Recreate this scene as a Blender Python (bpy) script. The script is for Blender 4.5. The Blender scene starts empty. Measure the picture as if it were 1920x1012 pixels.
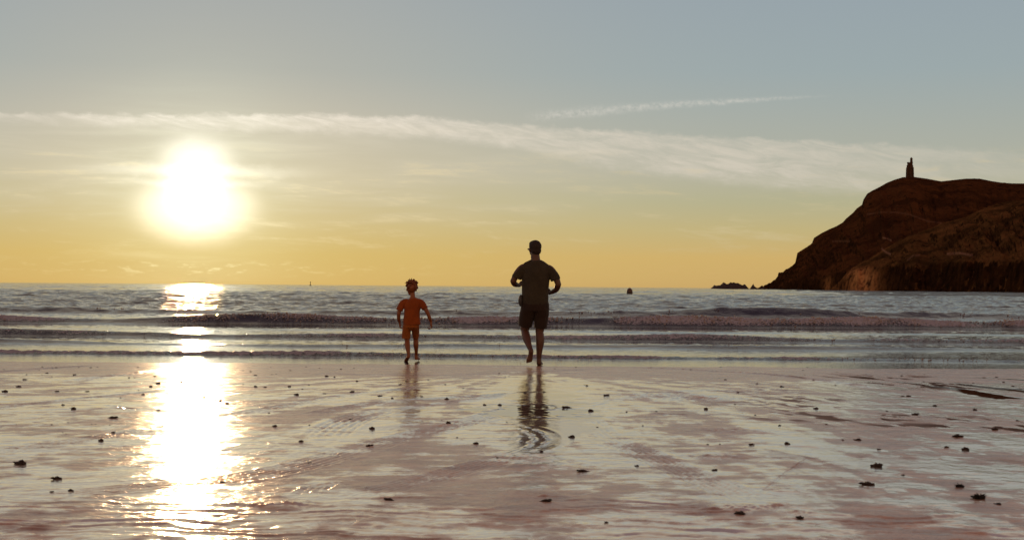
import bpy, bmesh, math, random
import numpy as np
from mathutils import Vector, Matrix

R = math.radians
scene = bpy.context.scene
col = scene.collection

# ------------------------------------------------------------------ camera
FPX = 2667.0                      # focal length in pixels of the 1920 px wide photograph
CAM_Z = 1.15
cam_d = bpy.data.cameras.new('camera')
cam_d.sensor_width = 36.0
cam_d.lens = FPX / 1920 * 36.0
cam_d.clip_start = 0.1
cam_d.clip_end = 30000
cam_d.dof.use_dof = True
cam_d.dof.focus_distance = 20.8
cam_d.dof.aperture_fstop = 8.0
cam = bpy.data.objects.new('camera', cam_d)
col.objects.link(cam)
PITCH, ROLL = math.atan(30.5 / FPX), R(0.45)
cam.matrix_world = Matrix.Translation((0, 0, CAM_Z)) @ Matrix.Rotation(R(90) + PITCH, 4, 'X') @ Matrix.Rotation(ROLL, 4, 'Z')
scene.camera = cam
CM = np.array(cam.matrix_world.to_3x3())

def ray(px, py):
    d = CM @ np.array([(px - 960) / FPX, -(py - 506) / FPX, -1.0])
    return d / np.linalg.norm(d)
def ground(px, py, z=0.0):
    d = ray(px, py)
    t = (z - CAM_Z) / d[2]
    return np.array([d[0] * t, d[1] * t, z])
def at(px, py, Y):
    d = ray(px, py)
    t = Y / d[1]
    return np.array([d[0] * t, Y, CAM_Z + d[2] * t])
def tan_uv(px, py):
    d = ray(px, py)
    return d[0] / d[1], d[2] / d[1]

# ------------------------------------------------------------------ view transform
scene.view_settings.view_transform = 'Standard'
scene.view_settings.look = 'None'
scene.view_settings.exposure = 0.0
scene.view_settings.gamma = 1.0

# ------------------------------------------------------------------ sun
SUN_AZ, SUN_EL = -12.6, 3.45      # degrees, azimuth measured from +Y towards +X
sd = Vector((math.sin(R(SUN_AZ)) * math.cos(R(SUN_EL)), math.cos(R(SUN_AZ)) * math.cos(R(SUN_EL)), math.sin(R(SUN_EL))))
sun_l = bpy.data.lights.new('sun', 'SUN')
sun_l.energy = 0.8
sun_l.angle = R(0.53)
sun_l.color = (1.0, 0.62, 0.30)
sun = bpy.data.objects.new('sun', sun_l)
col.objects.link(sun)
sun.rotation_euler = sd.to_track_quat('Z', 'Y').to_euler()

# ------------------------------------------------------------------ world
def lin(c):
    return tuple(((v / 255) / 12.92 if v / 255 <= 0.04045 else ((v / 255 + 0.055) / 1.055) ** 2.4) for v in c)
world = bpy.data.worlds.new('World')
scene.world = world
world.use_nodes = True
wt = world.node_tree
wt.nodes.clear()
class G:
    """tiny helper to write node maths as expressions"""
    def __init__(s, tree): s.t = tree
    def m(s, op, *a, clamp=False):
        n = s.t.nodes.new('ShaderNodeMath'); n.operation = op; n.use_clamp = clamp
        for i, v in enumerate(a):
            if isinstance(v, (int, float)): n.inputs[i].default_value = v
            else: s.t.links.new(v, n.inputs[i])
        return n.outputs[0]
    def mix(s, f, a, b, mode='MIX'):
        n = s.t.nodes.new('ShaderNodeMix'); n.data_type = 'RGBA'; n.blend_type = mode
        for i, v in ((0, f), (6, a), (7, b)):
            if isinstance(v, (int, float)): n.inputs[i].default_value = v
            elif isinstance(v, tuple): n.inputs[i].default_value = (*v[:3], 1)
            else: s.t.links.new(v, n.inputs[i])
        return n.outputs[2]
    def noise(s, vec, scale, detail=4, rough=0.5, dist=0.0):
        n = s.t.nodes.new('ShaderNodeTexNoise')
        n.inputs['Scale'].default_value = scale; n.inputs['Detail'].default_value = detail
        n.inputs['Roughness'].default_value = rough; n.inputs['Distortion'].default_value = dist
        s.t.links.new(vec, n.inputs['Vector'])
        return n.outputs['Fac']
    def xyz(s, x, y, z):
        n = s.t.nodes.new('ShaderNodeCombineXYZ')
        for i, v in enumerate((x, y, z)):
            if isinstance(v, (int, float)): n.inputs[i].default_value = v
            else: s.t.links.new(v, n.inputs[i])
        return n.outputs[0]
    def ss(s, v, a, b):
        n = s.t.nodes.new('ShaderNodeMapRange'); n.interpolation_type = 'SMOOTHSTEP'
        s.t.links.new(v, n.inputs[0])
        for i, q in ((1, a), (2, b)):
            if isinstance(q, (int, float)): n.inputs[i].default_value = q
            else: s.t.links.new(q, n.inputs[i])
        return n.outputs[0]
    def ramp(s, v, stops, interp='LINEAR'):
        n = s.t.nodes.new('ShaderNodeValToRGB'); n.color_ramp.interpolation = interp
        e = n.color_ramp.elements
        while len(e) < len(stops): e.new(0.5)
        for k, (p, c) in enumerate(stops):
            e[k].position = p; e[k].color = (*c[:3], 1)
        s.t.links.new(v, n.inputs[0])
        return n.outputs[0]
    def gauss(s, v, w):
        q = s.m('DIVIDE', v, w)
        return s.m('EXPONENT', s.m('MULTIPLY', s.m('MULTIPLY', q, q), -1.0))
g = G(wt)
tc = wt.nodes.new('ShaderNodeTexCoord')
nrm = wt.nodes.new('ShaderNodeVectorMath'); nrm.operation = 'NORMALIZE'
wt.links.new(tc.outputs['Generated'], nrm.inputs[0])
sep = wt.nodes.new('ShaderNodeSeparateXYZ'); wt.links.new(nrm.outputs[0], sep.inputs[0])
dx, dy, dz = sep.outputs
DEG = 180 / math.pi
el = g.m('MULTIPLY', g.m('ARCSINE', dz), DEG)
az = g.m('MULTIPLY', g.m('ARCTAN2', dx, dy), DEG)
t_el = g.m('SQRT', g.m('DIVIDE', g.m('MAXIMUM', el, 0.0), 90.0))
T = lambda e: math.sqrt(max(e, 0) / 90)
cool = g.ramp(t_el, [(0, lin((198, 163, 103))), (T(1.2), lin((205, 173, 108))), (T(2.3), lin((191, 176, 126))),
                     (T(3.4), lin((178, 175, 142))), (T(4.6), lin((176, 176, 159))), (T(6.4), lin((166, 172, 164))), (T(8.5), lin((155, 168, 170))),
                     (T(11.5), lin((150, 163, 170))), (T(18), lin((184, 174, 160))), (T(38), lin((118, 102, 114))), (1.0, lin((92, 86, 106)))])  # stop above the frame brightened to lift reflections in sand and sea
warm = g.ramp(t_el, [(0, lin((210, 176, 103))), (T(1.2), lin((208, 182, 110))), (T(2.3), lin((206, 186, 128))),
                     (T(3.4), lin((204, 190, 146))), (T(4.6), lin((202, 192, 162))), (T(6.4), lin((194, 188, 170))), (T(8.5), lin((174, 176, 168))),
                     (T(11.5), lin((164, 169, 168))), (T(18), lin((190, 174, 150))), (T(38), lin((122, 104, 110))), (1.0, lin((92, 86, 106)))])
daz = g.m('SUBTRACT', az, SUN_AZ + 1.0)
base = g.mix(g.gauss(daz, 13.0), cool, warm)
# dome opposite the sunset brightened and warmed, an unseen fill on figures and hill
cosd = g.m('COSINE', g.m('DIVIDE', daz, DEG))
base = g.mix(1.0, base, g.ramp(g.m('MULTIPLY_ADD', cosd, 0.5, 0.5), [(0, (1.75, 1.15, 0.76)), (0.5, (1.25, 1.05, .95)), (0.90, (1, 1, 1)), (1, (1, 1, 1))]), 'MULTIPLY')
# cirrus band: crosses the sky with a crisp upper edge, feathering out below
def pd(px, py):
    d = ray(px, py); return math.degrees(math.atan2(d[0], d[1])), math.degrees(math.asin(d[2]))
def curve(vin, pts):
    """piecewise linear function of vin through (x, y) points, y in 0..12 degrees"""
    n = wt.nodes.new('ShaderNodeFloatCurve'); c = n.mapping.curves[0]
    lo, hi = -24.0, 24.0
    P = sorted(pts)
    for k, (x, y) in enumerate(P):
        q = ((x - lo) / (hi - lo), y / 12.0)
        if k < 2: c.points[k].location = q
        else: c.points.new(*q)
    n.mapping.update()
    wt.links.new(g.m('DIVIDE', g.m('SUBTRACT', vin, lo), hi - lo), n.inputs['Value'])
    return g.m('MULTIPLY', n.outputs[0], 12.0)
vs = g.xyz(g.m('MULTIPLY', az, 0.16), g.m('MULTIPLY', el, 1.5), 0.0)
vs2 = g.xyz(g.m('MULTIPLY', az, 0.5), g.m('MULTIPLY', g.m('MULTIPLY_ADD', az, 0.16, el), 2.6), 3.0)
warp = g.m('MULTIPLY', g.m('SUBTRACT', g.noise(g.xyz(g.m('MULTIPLY', az, 1.1), g.m('MULTIPLY', el, 2.0), 1.0), 1.0, 5, 0.6), 0.5), 0.55)
el_w = g.m('ADD', el, warp)
streak = g.noise(vs, 1.0, 6, 0.6, 0.4)
wisp = g.noise(vs2, 1.0, 7, 0.68, 0.6)
top = curve(az, [pd(-400, 208), pd(0, 213), pd(350, 214), pd(700, 216), pd(950, 232), pd(1300, 254), pd(1900, 285), pd(2300, 310)])
bot = curve(az, [pd(-400, 226), pd(0, 222), pd(350, 236), pd(700, 246), pd(950, 270), pd(1120, 305), pd(1350, 335), pd(1620, 356), pd(1900, 362), pd(2300, 380)])
up = g.m('SUBTRACT', top, el_w)
dn = g.m('SUBTRACT', el_w, bot)
band = g.m('MULTIPLY', g.ss(up, -0.08, 0.16), g.ss(dn, -0.35, 0.25))
band = g.m('MULTIPLY', band, g.m('MULTIPLY_ADD', g.ss(wisp, 0.32, 0.72), 0.75, 0.3), clamp=True)
band = g.m('MULTIPLY', band, g.ss(az, 26.0, 8.0))
below = g.m('MULTIPLY', g.m('MULTIPLY', g.ss(up, 0.0, 0.5), g.ss(el, 1.6, 3.6)), g.ss(az, 9.0, -2.0))
veil = g.m('MULTIPLY', below, g.m('MULTIPLY_ADD', g.ss(streak, 0.35, 0.75), 0.45, 0.16))
w2 = g.m('MULTIPLY', g.ss(g.m('MULTIPLY', streak, g.m('MULTIPLY_ADD', wisp, 0.8, 0.6)), 0.52, 0.72), g.m('MULTIPLY', g.ss(el, 0.6, 2.2), g.ss(el, 5.8, 4.4)))
# contrail
ca, cb = pd(985, 221), pd(1560, 180)
fc = g.m('DIVIDE', g.m('SUBTRACT', az, ca[0]), cb[0] - ca[0])
cl = g.m('ADD', g.m('MULTIPLY_ADD', fc, cb[1] - ca[1], ca[1]), g.m('MULTIPLY', g.m('SINE', g.m('MULTIPLY', fc, 3.1416)), 0.13))
cw = g.m('MULTIPLY_ADD', fc, -0.15, 0.19)
cn = g.noise(g.xyz(g.m('MULTIPLY', az, 5.0), g.m('MULTIPLY', el, 6.0), 7.0), 1.0, 5, 0.65)
cdist = g.m('DIVIDE', g.m('SUBTRACT', el_w, g.m('MULTIPLY_ADD', warp, 0.6, cl)), cw)
trail = g.m('MULTIPLY', g.gauss(cdist, 1.0), g.m('MULTIPLY', g.m('MULTIPLY', g.ss(fc, -0.03, 0.12), g.ss(fc, 1.05, 0.7)), g.ss(cn, 0.25, 0.7)))
# little low clouds just over the horizon
lown = g.noise(g.xyz(g.m('MULTIPLY', az, 1.3), g.m('MULTIPLY', el, 5.5), 11.0), 1.0, 6, 0.62)
low = g.m('MULTIPLY', g.m('MULTIPLY', g.ss(lown, 0.52, 0.66), g.gauss(g.m('SUBTRACT', el, 0.62), 0.24)), g.m('MULTIPLY_ADD', g.gauss(g.m('SUBTRACT', az, SUN_AZ), 5.0), 0.5, 0.10))
near = g.gauss(daz, 11.0)
ccol = g.mix(near, lin((208, 200, 184)), lin((246, 236, 220)))
skyc = g.mix(g.m('MULTIPLY', band, 0.88), base, ccol)
skyc = g.mix(g.m('MULTIPLY', veil, 0.55), skyc, g.mix(near, lin((196, 190, 172)), lin((232, 222, 200))))
skyc = g.mix(g.m('MULTIPLY', w2, 0.42), skyc, g.mix(near, lin((205, 190, 150)), lin((248, 228, 178))))
skyc = g.mix(g.m('MULTIPLY', trail, 0.55), skyc, lin((212, 208, 198)))
skyc = g.mix(low, skyc, g.mix(near, lin((212, 172, 118)), lin((250, 234, 170))))
# glow round the sun
dt = wt.nodes.new('ShaderNodeVectorMath'); dt.operation = 'DOT_PRODUCT'
wt.links.new(nrm.outputs[0], dt.inputs[0]); dt.inputs[1].default_value = sd
ang = g.m('MULTIPLY', g.m('ARCCOSINE', g.m('MINIMUM', dt.outputs['Value'], 0.9999999)), DEG)
def blob(ec, ra, re, p, warp_):
    a_ = g.m('DIVIDE', g.m('SUBTRACT', az, SUN_AZ + 0.05), ra); e_ = g.m('DIVIDE', g.m('SUBTRACT', g.m('MULTIPLY_ADD', warp, warp_, el), ec), re)
    q_ = g.m('ADD', g.m('SQRT', g.m('ADD', g.m('MULTIPLY', a_, a_), g.m('MULTIPLY', e_, e_))), g.m('MULTIPLY', g.m('SUBTRACT', streak, 0.5), 0.5))
    return g.m('EXPONENT', g.m('MULTIPLY', g.m('POWER', g.m('MAXIMUM', q_, 0.0), p), -1.0))
gl1 = g.m('ADD', g.m('MULTIPLY', blob(2.95, 2.1, 1.25, 4.0, 0.3), 0.74), g.m('MULTIPLY', g.gauss(ang, 0.6), 5.0))
gl1b = g.m('MULTIPLY', blob(4.75, 1.25, .95, 3.0, 0.6), 0.60)
flat = g.m('ADD', g.m('MULTIPLY', blob(4.42, 3.1, 0.22, 2.0, 0.8), 0.38), g.m('MULTIPLY', blob(3.95, 2.4, 0.14, 2.0, -0.8), 0.30))
gl2 = g.m('MULTIPLY', g.gauss(ang, 3.6), g.m('MULTIPLY_ADD', streak, 0.30, 0.06))
gl3 = g.m('MULTIPLY', g.gauss(ang, 9.0), 0.015)
glow = g.mix(1.0, g.mix(1.0, (0, 0, 0), (0, 0, 0), 'ADD'), (0, 0, 0), 'ADD')
def scaled(f, c):
    n = wt.nodes.new('ShaderNodeVectorMath'); n.operation = 'SCALE'; n.inputs[0].default_value = c
    wt.links.new(f, n.inputs['Scale']); return n.outputs[0]
def vadd(a, b):
    n = wt.nodes.new('ShaderNodeVectorMath'); n.operation = 'ADD'
    wt.links.new(a, n.inputs[0]); wt.links.new(b, n.inputs[1]); return n.outputs[0]
tot = vadd(skyc, scaled(gl1, (1, 0.93, 0.78)))
tot = vadd(tot, scaled(g.m('ADD', gl1b, flat), (1, 0.95, 0.85)))
tot = vadd(tot, scaled(gl2, (0.85, 1.0, 0.72)))
tot = vadd(tot, scaled(gl3, (1, 0.75, 0.35)))
nish = wt.nodes.new('ShaderNodeTexSky'); nish.sky_type = 'NISHITA'; nish.sun_disc = False
nish.sun_elevation = R(SUN_EL); nish.sun_rotation = R(SUN_AZ); nish.altitude = 0
nb = wt.nodes.new('ShaderNodeBackground'); nb.inputs[1].default_value = 0.001
wt.links.new(nish.outputs[0], nb.inputs[0])
bg = wt.nodes.new('ShaderNodeBackground'); bg.inputs[1].default_value = 1.0
wt.links.new(tot, bg.inputs[0])
ads = wt.nodes.new('ShaderNodeAddShader'); wt.links.new(bg.outputs[0], ads.inputs[0]); wt.links.new(nb.outputs[0], ads.inputs[1])
wo = wt.nodes.new('ShaderNodeOutputWorld'); wt.links.new(ads.outputs[0], wo.inputs[0])

# ------------------------------------------------------------------ numpy noise
rs = np.random.RandomState(7)
PERM = rs.permutation(512)
GA = rs.rand(512) * 2 * np.pi
GX, GY = np.cos(GA), np.sin(GA)
def perlin(x, y, seed=0):
    x = np.asarray(x, float) + seed * 17.31; y = np.asarray(y, float) - seed * 9.77
    xi = np.floor(x).astype(np.int64); yi = np.floor(y).astype(np.int64)
    xf, yf = x - xi, y - yi
    u = xf * xf * xf * (xf * (xf * 6 - 15) + 10); v = yf * yf * yf * (yf * (yf * 6 - 15) + 10)
    def gr(i, j, fx, fy):
        h = PERM[(PERM[i & 511] + j) & 511]
        return GX[h] * fx + GY[h] * fy
    a = gr(xi, yi, xf, yf); b = gr(xi + 1, yi, xf - 1, yf)
    c = gr(xi, yi + 1, xf, yf - 1); d = gr(xi + 1, yi + 1, xf - 1, yf - 1)
    return ((a + (b - a) * u) * (1 - v) + (c + (d - c) * u) * v) * 1.5
def fbm(x, y, o=4, g_=0.5, seed=0, l=2.03):
    s = 0; a = 1; n = 0
    for k in range(o):
        s = s + a * perlin(x, y, seed + k * 3 + 1); n += a; a *= g_; x = x * l; y = y * l
    return s / n
def sstep(v, a, b):
    t = np.clip((v - a) / (b - a), 0, 1); return t * t * (3 - 2 * t)

# ------------------------------------------------------------------ helpers
def tag(o, label=None, cat=None, group=None, kind=None):
    if label: o['label'] = label
    if cat: o['category'] = cat
    if group: o['group'] = group
    if kind: o['kind'] = kind
    return o
def link(name, me, mat=None, parent=None, smooth=True):
    o = bpy.data.objects.new(name, me); col.objects.link(o)
    if mat and not me.materials: me.materials.append(mat)
    if parent: o.parent = parent
    if smooth and len(me.polygons): me.polygons.foreach_set('use_smooth', [True] * len(me.polygons))
    return o
def empty(name, loc, rz=0):
    o = bpy.data.objects.new(name, None); col.objects.link(o); o.location = loc; o.rotation_euler = (0, 0, rz)
    o.empty_display_size = 0.1
    return o
def grid_mesh(name, X, Y, Z, attrs={}):
    nr, nc = X.shape
    me = bpy.data.meshes.new(name)
    me.vertices.add(nr * nc)
    me.vertices.foreach_set('co', np.stack([X, Y, Z], -1).astype(np.float32).ravel())
    i = np.arange(nr * nc).reshape(nr, nc)
    q = np.stack([i[:-1, :-1], i[:-1, 1:], i[1:, 1:], i[1:, :-1]], -1).reshape(-1, 4)
    me.loops.add(q.size); me.loops.foreach_set('vertex_index', q.ravel().astype(np.int32))
    me.polygons.add(len(q)); me.polygons.foreach_set('loop_start', (np.arange(len(q)) * 4).astype(np.int32))
    me.polygons.foreach_set('use_smooth', np.ones(len(q), bool))
    me.update(calc_edges=True)
    for k, v in attrs.items():
        a = me.attributes.new(k, 'FLOAT', 'POINT'); a.data.foreach_set('value', v.astype(np.float32).ravel())
    return me
def new_mat(name):
    m = bpy.data.materials.new(name); m.use_nodes = True
    t = m.node_tree; b = t.nodes['Principled BSDF']
    return m, t, b, G(t)
def attr(t, name):
    n = t.nodes.new('ShaderNodeAttribute'); n.attribute_name = name; return n.outputs['Fac']
def objco(t):
    n = t.nodes.new('ShaderNodeTexCoord'); return n.outputs['Object']
def geopos(t):
    n = t.nodes.new('ShaderNodeNewGeometry'); s = t.nodes.new('ShaderNodeSeparateXYZ'); t.links.new(n.outputs['Position'], s.inputs[0])
    return s.outputs
def bump(t, b, h, dist, strength=1.0, prev=None):
    n = t.nodes.new('ShaderNodeBump'); n.inputs['Distance'].default_value = dist; n.inputs['Strength'].default_value = strength
    t.links.new(h, n.inputs['Height'])
    if prev: t.links.new(prev, n.inputs['Normal'])
    t.links.new(n.outputs[0], b.inputs['Normal']); return n.outputs[0]
def setc(t, b, key, v):
    if isinstance(v, (int, float)): b.inputs[key].default_value = v
    elif isinstance(v, tuple): b.inputs[key].default_value = (*v[:3], 1)
    else: t.links.new(v, b.inputs[key])
def simple_mat(name, c, rough=0.7, var=0.3, scale=20, bmp=0.0, spec=0.5):
    m, t, b, g = new_mat(name)
    n = g.noise(objco(t), scale, 5, 0.6)
    c2 = tuple(v * (1 - var) for v in c); c1 = tuple(min(1, v * (1 + var)) for v in c)
    setc(t, b, 'Base Color', g.mix(g.ss(n, 0.3, 0.7), c2, c1)); setc(t, b, 'Roughness', rough)
    b.inputs['Specular IOR Level'].default_value = spec
    if bmp: bump(t, b, n, bmp)
    return m

# ------------------------------------------------------------------ sand
SHORE = 20.5
def nonuni(lo, hi, n, ext):
    return np.concatenate([-ext[::-1], np.linspace(lo, hi, n), ext])
rows = np.concatenate([np.linspace(-14, 4.8, 30), 1 / np.linspace(1 / 5.0, 1 / 23.5, 900), np.linspace(24, 75, 40)])
colsu = np.concatenate([-np.array([7, 4, 2.5, 1.6, 1.1, .8, .62, .52, .46]), np.linspace(-0.43, 0.43, 860), np.array([.46, .52, .62, .8, 1.1, 1.6, 2.5, 4, 7])])
U, Yg = np.meshgrid(colsu, rows)
Xg = U * np.maximum(Yg, 5.5)
def plane_curve(pts, n=60):
    P = np.array([ground(*p)[:2] for p in pts])
    t = np.linspace(0, len(P) - 1, n); out = []
    for v in t:                                   # Catmull-Rom
        i = min(int(v), len(P) - 2); f = v - i
        p0, p1, p2, p3 = P[max(i - 1, 0)], P[i], P[i + 1], P[min(i + 2, len(P) - 1)]
        out.append(0.5 * ((2 * p1) + (-p0 + p2) * f + (2 * p0 - 5 * p1 + 4 * p2 - p3) * f * f + (-p0 + 3 * p1 - 3 * p2 + p3) * f ** 3))
    return np.array(out)
def curve_coords(P, X, Y, reach):
    """signed distance and arc length to polyline P for points within reach"""
    D = np.full(X.shape, 9.0); S = np.zeros(X.shape); acc = 0.0
    for a, b in zip(P[:-1], P[1:]):
        L = np.linalg.norm(b - a); t = (b - a) / L
        m = (np.abs(X - (a[0] + b[0]) / 2) < reach + L) & (np.abs(Y - (a[1] + b[1]) / 2) < reach + L)
        if m.any():
            rx, ry = X[m] - a[0], Y[m] - a[1]
            s = rx * t[0] + ry * t[1]; d = -rx * t[1] + ry * t[0]
            over = np.maximum(np.maximum(-s, s - L), 0)
            ok = over < 0.02
            dd = D[m]; sv = S[m]
            r = ok & (np.abs(d) < np.abs(dd))
            dd[r] = d[r]; sv[r] = acc + s[r]
            D[m] = dd; S[m] = sv
        acc += L
    return D, S, acc
# large undulation, stretched along the waterline
z = 0.0045 * (SHORE - Yg)
z = np.where(Yg > SHORE, -0.012 * (Yg - SHORE) - 0.0009 * np.maximum(Yg - SHORE, 0) ** 1.5, z)
z = np.where(Yg < 5, 0.0045 * (SHORE - 5) + 0.004 * (5 - Yg), z)
z += 0.004 * fbm(Xg / 3.2, Yg / 1.6, 3, seed=2) * sstep(Yg, 22.0, 19.5) + 0.0035 * fbm(Xg / 1.5, Yg / 1.1, 2, seed=70)
rot = lambda a: (Xg * math.cos(a) + Yg * math.sin(a), -Xg * math.sin(a) + Yg * math.cos(a))
# combed streaks left by draining water; they fan round the middle of the beach
a1, b1 = rot(0.35)
a2, b2 = rot(-0.55)
right = sstep(Xg / np.maximum(Yg, 1), 0.10, 0.26)
leftm = sstep(Xg / np.maximum(Yg, 1), 0.02, -0.16)
st_r = fbm(a2 / 0.85, b2 / 0.11, 4, 0.55, seed=11)
st_l = fbm(a1 / 1.0, b1 / 0.10, 4, 0.55, seed=12)
z += 0.0030 * st_r * right * sstep(Yg, 19.0, 15.5) + 0.0030 * st_l * leftm * sstep(Yg, 19.5, 16)
st_c = fbm(Xg / 0.7, (Yg + .15 * Xg) / 0.16, 4, 0.6, seed=13)
z += 0.0011 * st_c * sstep(Yg, 19.5, 16)
fine = fbm(Xg / 0.05, Yg / 0.035, 2, .6, seed=33)
z += 0.0011 * fine * sstep(Yg, 14, 9)
# combed fan of drainage streaks spreading up the beach from the waterline
fx, fyy = Xg - 0.4, 19.8 - Yg
phi = np.arctan2(fx, np.maximum(fyy, .3)); rad_ = np.hypot(fx, fyy)
fan_s = fbm(phi * 13 + .5 * fbm(Xg / 2.5, Yg / 2.5, 2, seed=14), rad_ / 3.0, 5, .62, seed=15)
kf = sstep(Xg / np.maximum(Yg, 1), .10, .24)
fan_s = (fan_s * (1 - .6 * kf) + kf * .8 * fbm((Xg + .12 * Yg) / .34, Yg / 2.6, 5, .62, seed=16)) * sstep(Yg, 19.5, 17.0)
z += 0.0052 * fan_s * sstep(rad_, .3, 4.0)
# sand ripples close by
wx = fbm(Xg / 0.5, Yg / 0.5, 3, seed=21)
ph = (Yg + 0.16 * wx + 0.05 * fbm(Xg / 0.16, Yg / 0.3, 2, seed=22) + 0.05 * Xg) / 0.17 * 2 * np.pi
rip = np.sin(ph) * 0.6 + 0.4 * np.sin(ph * 1.63 + 3 * wx)
rm = sstep(Yg + 0.8 * fbm(Xg / 0.9, Yg / 0.9, 3, seed=23) + 0.45 * np.abs(U), 7.75, 6.7) * (0.55 + 0.6 * fbm(Xg / 0.5, Yg / 0.25, 2, seed=24))
z += 0.0085 * rip * rm
# faint ripple elsewhere
z += 0.0042 * fbm(Xg / 0.17, Yg / 0.24, 4, .66, seed=34) * sstep(Yg, 20.3, 18.5)
z += 0.0007 * fbm(Xg / 0.10, Yg / 0.07, 3, seed=31) + 0.0016 * fbm(Xg / 0.6, Yg / 0.22, 3, seed=32)
churn = np.zeros_like(z)
TR = [  # pixel polyline, half width, number of ribs, depth, tread strength
    ([(-60, 782), (0, 772), (127, 755), (300, 737), (470, 722)], .07, 2, .006, 1.0),
    ([(-40, 870), (60, 852), (150, 837), (307, 810), (483, 777), (640, 747), (800, 728)], .09, 3, .006, 1.2),
    ([(560, 790), (690, 763), (820, 752), (930, 745), (1050, 735)], .10, 3, .008, .8),
    ([(60, 960), (185, 942), (430, 917), (560, 890), (640, 866), (773, 827), (893, 795), (990, 765)], .13, 5, .006, .5),
    ([(640, 958), (747, 930), (853, 900), (973, 863), (1080, 820)], .11, 5, .005, .5),
    ([(1080, 770), (1133, 828), (1200, 860), (1280, 900), (1345, 930), (1410, 968)], .12, 5, .007, .7),
    ([(605, 838), (622, 818), (655, 798), (700, 782), (763, 768)], .16, 5, .008, .6),
    ([(1150, 688), (1280, 692), (1350, 697), (1450, 703), (1590, 722), (1660, 735)], .09, 2, .010, .8),
    ([(-60, 706), (0, 698), (100, 690), (200, 684)], .10, 2, .009, .6),
    ([(120, 718), (250, 701), (350, 688), (400, 684)], .10, 2, .009, .6),
    ([(1418, 955), (1450, 925), (1487, 893), (1530, 862)], .012, 1, .006, .3),
    ([(700, 780), (900, 752), (1020, 742)], .08, 2, .006, .9),
    ([(560, 700), (800, 705), (1000, 697), (1180, 690)], .12, 3, .006, .7),
    ([(1040, 780), (1180, 752), (1330, 735), (1480, 748)], .09, 2, .004, .6),
]
for pts, hw, ribs, dep, tr in TR:
    P = plane_curve(pts)
    D, S, L = curve_coords(P, Xg, Yg, hw * 2.2)
    fade = sstep(S, 0, 0.6) * sstep(L - S, 0, 0.6) * (0.55 + 0.7 * np.clip(0.5 + fbm(S / 1.1, S * 0 + ribs, 2, seed=5), 0, 1))
    inside = sstep(np.abs(D), hw * 1.08, hw * 0.88)
    shoulder = np.exp(-((np.abs(D) - hw * 1.2) / (hw * .16)) ** 2)
    rib = np.cos(D / hw * np.pi * ribs)
    tread = np.sin(S / 0.045 * 2 * np.pi + 3 * np.abs(D) / hw) * 0.5
    z += 0.95 * fade * (inside * dep * (-0.35 + 0.5 * rib + tr * 0.45 * tread * (rib < 0.2)) + shoulder * dep * .45)
    churn += fade * inside * 0.25
# short tread stamps
def stamps(px0, px1, n, length, ang, dep=.006, w=.016):
    global z, churn
    A, B = ground(*px0)[:2], ground(*px1)[:2]
    for k in range(n):
        c = A + (B - A) * k / max(n - 1, 1)
        dx_, dy_ = Xg - c[0], Yg - c[1]
        m = (np.abs(dx_) < .3) & (np.abs(dy_) < .4)
        s = dx_[m] * math.cos(ang) + dy_[m] * math.sin(ang); d = -dx_[m] * math.sin(ang) + dy_[m] * math.cos(ang)
        z[m] -= dep * np.exp(-(d / w) ** 2) * sstep(np.abs(s), length, length * .7)
        z[m] += dep * .5 * np.exp(-((d - 2 * w) / w) ** 2) * sstep(np.abs(s), length, length * .7)
stamps((1492, 850), (1531, 851), 5, .11, 2.1)
stamps((604, 862), (626, 862), 3, .16, 1.9)
stamps((570, 938), (620, 930), 4, .18, 1.5, .007)
stamps((1432, 975), (1470, 968), 4, .05, 1.0)
stamps((1230, 783), (1285, 785), 10, .08, 1.7)
stamps((215, 768), (245, 774), 4, .14, 2.4)
colm = sstep(((Xg - .34) / .45) ** 2 + ((Yg - 12.6) / 3.8) ** 2 + .9 * fbm(Xg / .45, Yg / .5, 4, .6, seed=65), 1.15, .6)
z = z * (1 - .85 * colm) + .85 * colm * 0.0045 * (SHORE - Yg)
# turning tyre print with chevrons, in front of the man
tc0 = ground(968, 832)[:2]
dx_, dy_ = (Xg - tc0[0]), (Yg - tc0[1])
r_ = np.hypot(dx_ / 0.30, dy_ / 0.92); th_ = np.arctan2(dy_ / 0.92, dx_ / 0.30)
arc = sstep(r_, 1.12, 0.75) * sstep(th_, -1.5, -1.2) * sstep(th_, 1.55, 1.3) * sstep(r_, 0.05, 0.3)
lug = np.sin((dx_ / 0.10 + 1.5 * (dy_ / 0.92) ** 2 + .25 * fbm(Xg / .2, Yg / .3, 2, seed=73)) * 2 * np.pi)
z += arc * 0.0075 * (.5 + .5 * lug) ** 3 * np.clip(.8 + 1.8 * fbm(Xg / .07, Yg / .12, 2, seed=72), 0, 2) + 0.002 * np.exp(-((r_ - 1.12) / .06) ** 2) * sstep(np.abs(th_), 1.6, 1.3)
churn += arc * 0.3
for (px, py, rx, ry, d) in [(1005, 775, .35, .9, .007), (985, 868, .22, .3, .006), (1010, 880, .3, .25, .005), (1000, 893, .3, .2, .005), (1385, 975, .16, .10, .02), (1500, 985, .07, .05, .018), (1030, 950, .12, .06, .010),
                            (1375, 817, .3, .22, .010), (1352, 868, .26, .16, .010), (1340, 752, .5, .5, .008), (1240, 745, .4, .5, .008), (1475, 940, .2, .1, .008), (520, 968, .25, .06, .02), (820, 803, .3, .3, .008)]:
    c = ground(px, py)[:2]
    bl = np.exp(-((Xg - c[0]) / rx) ** 2 - ((Yg - c[1]) / ry) ** 2)
    z += bl * d * (0.35 + 1.6 * fbm(Xg / .09, Yg / .12, 3, seed=41))
    churn += bl * .5
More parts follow.
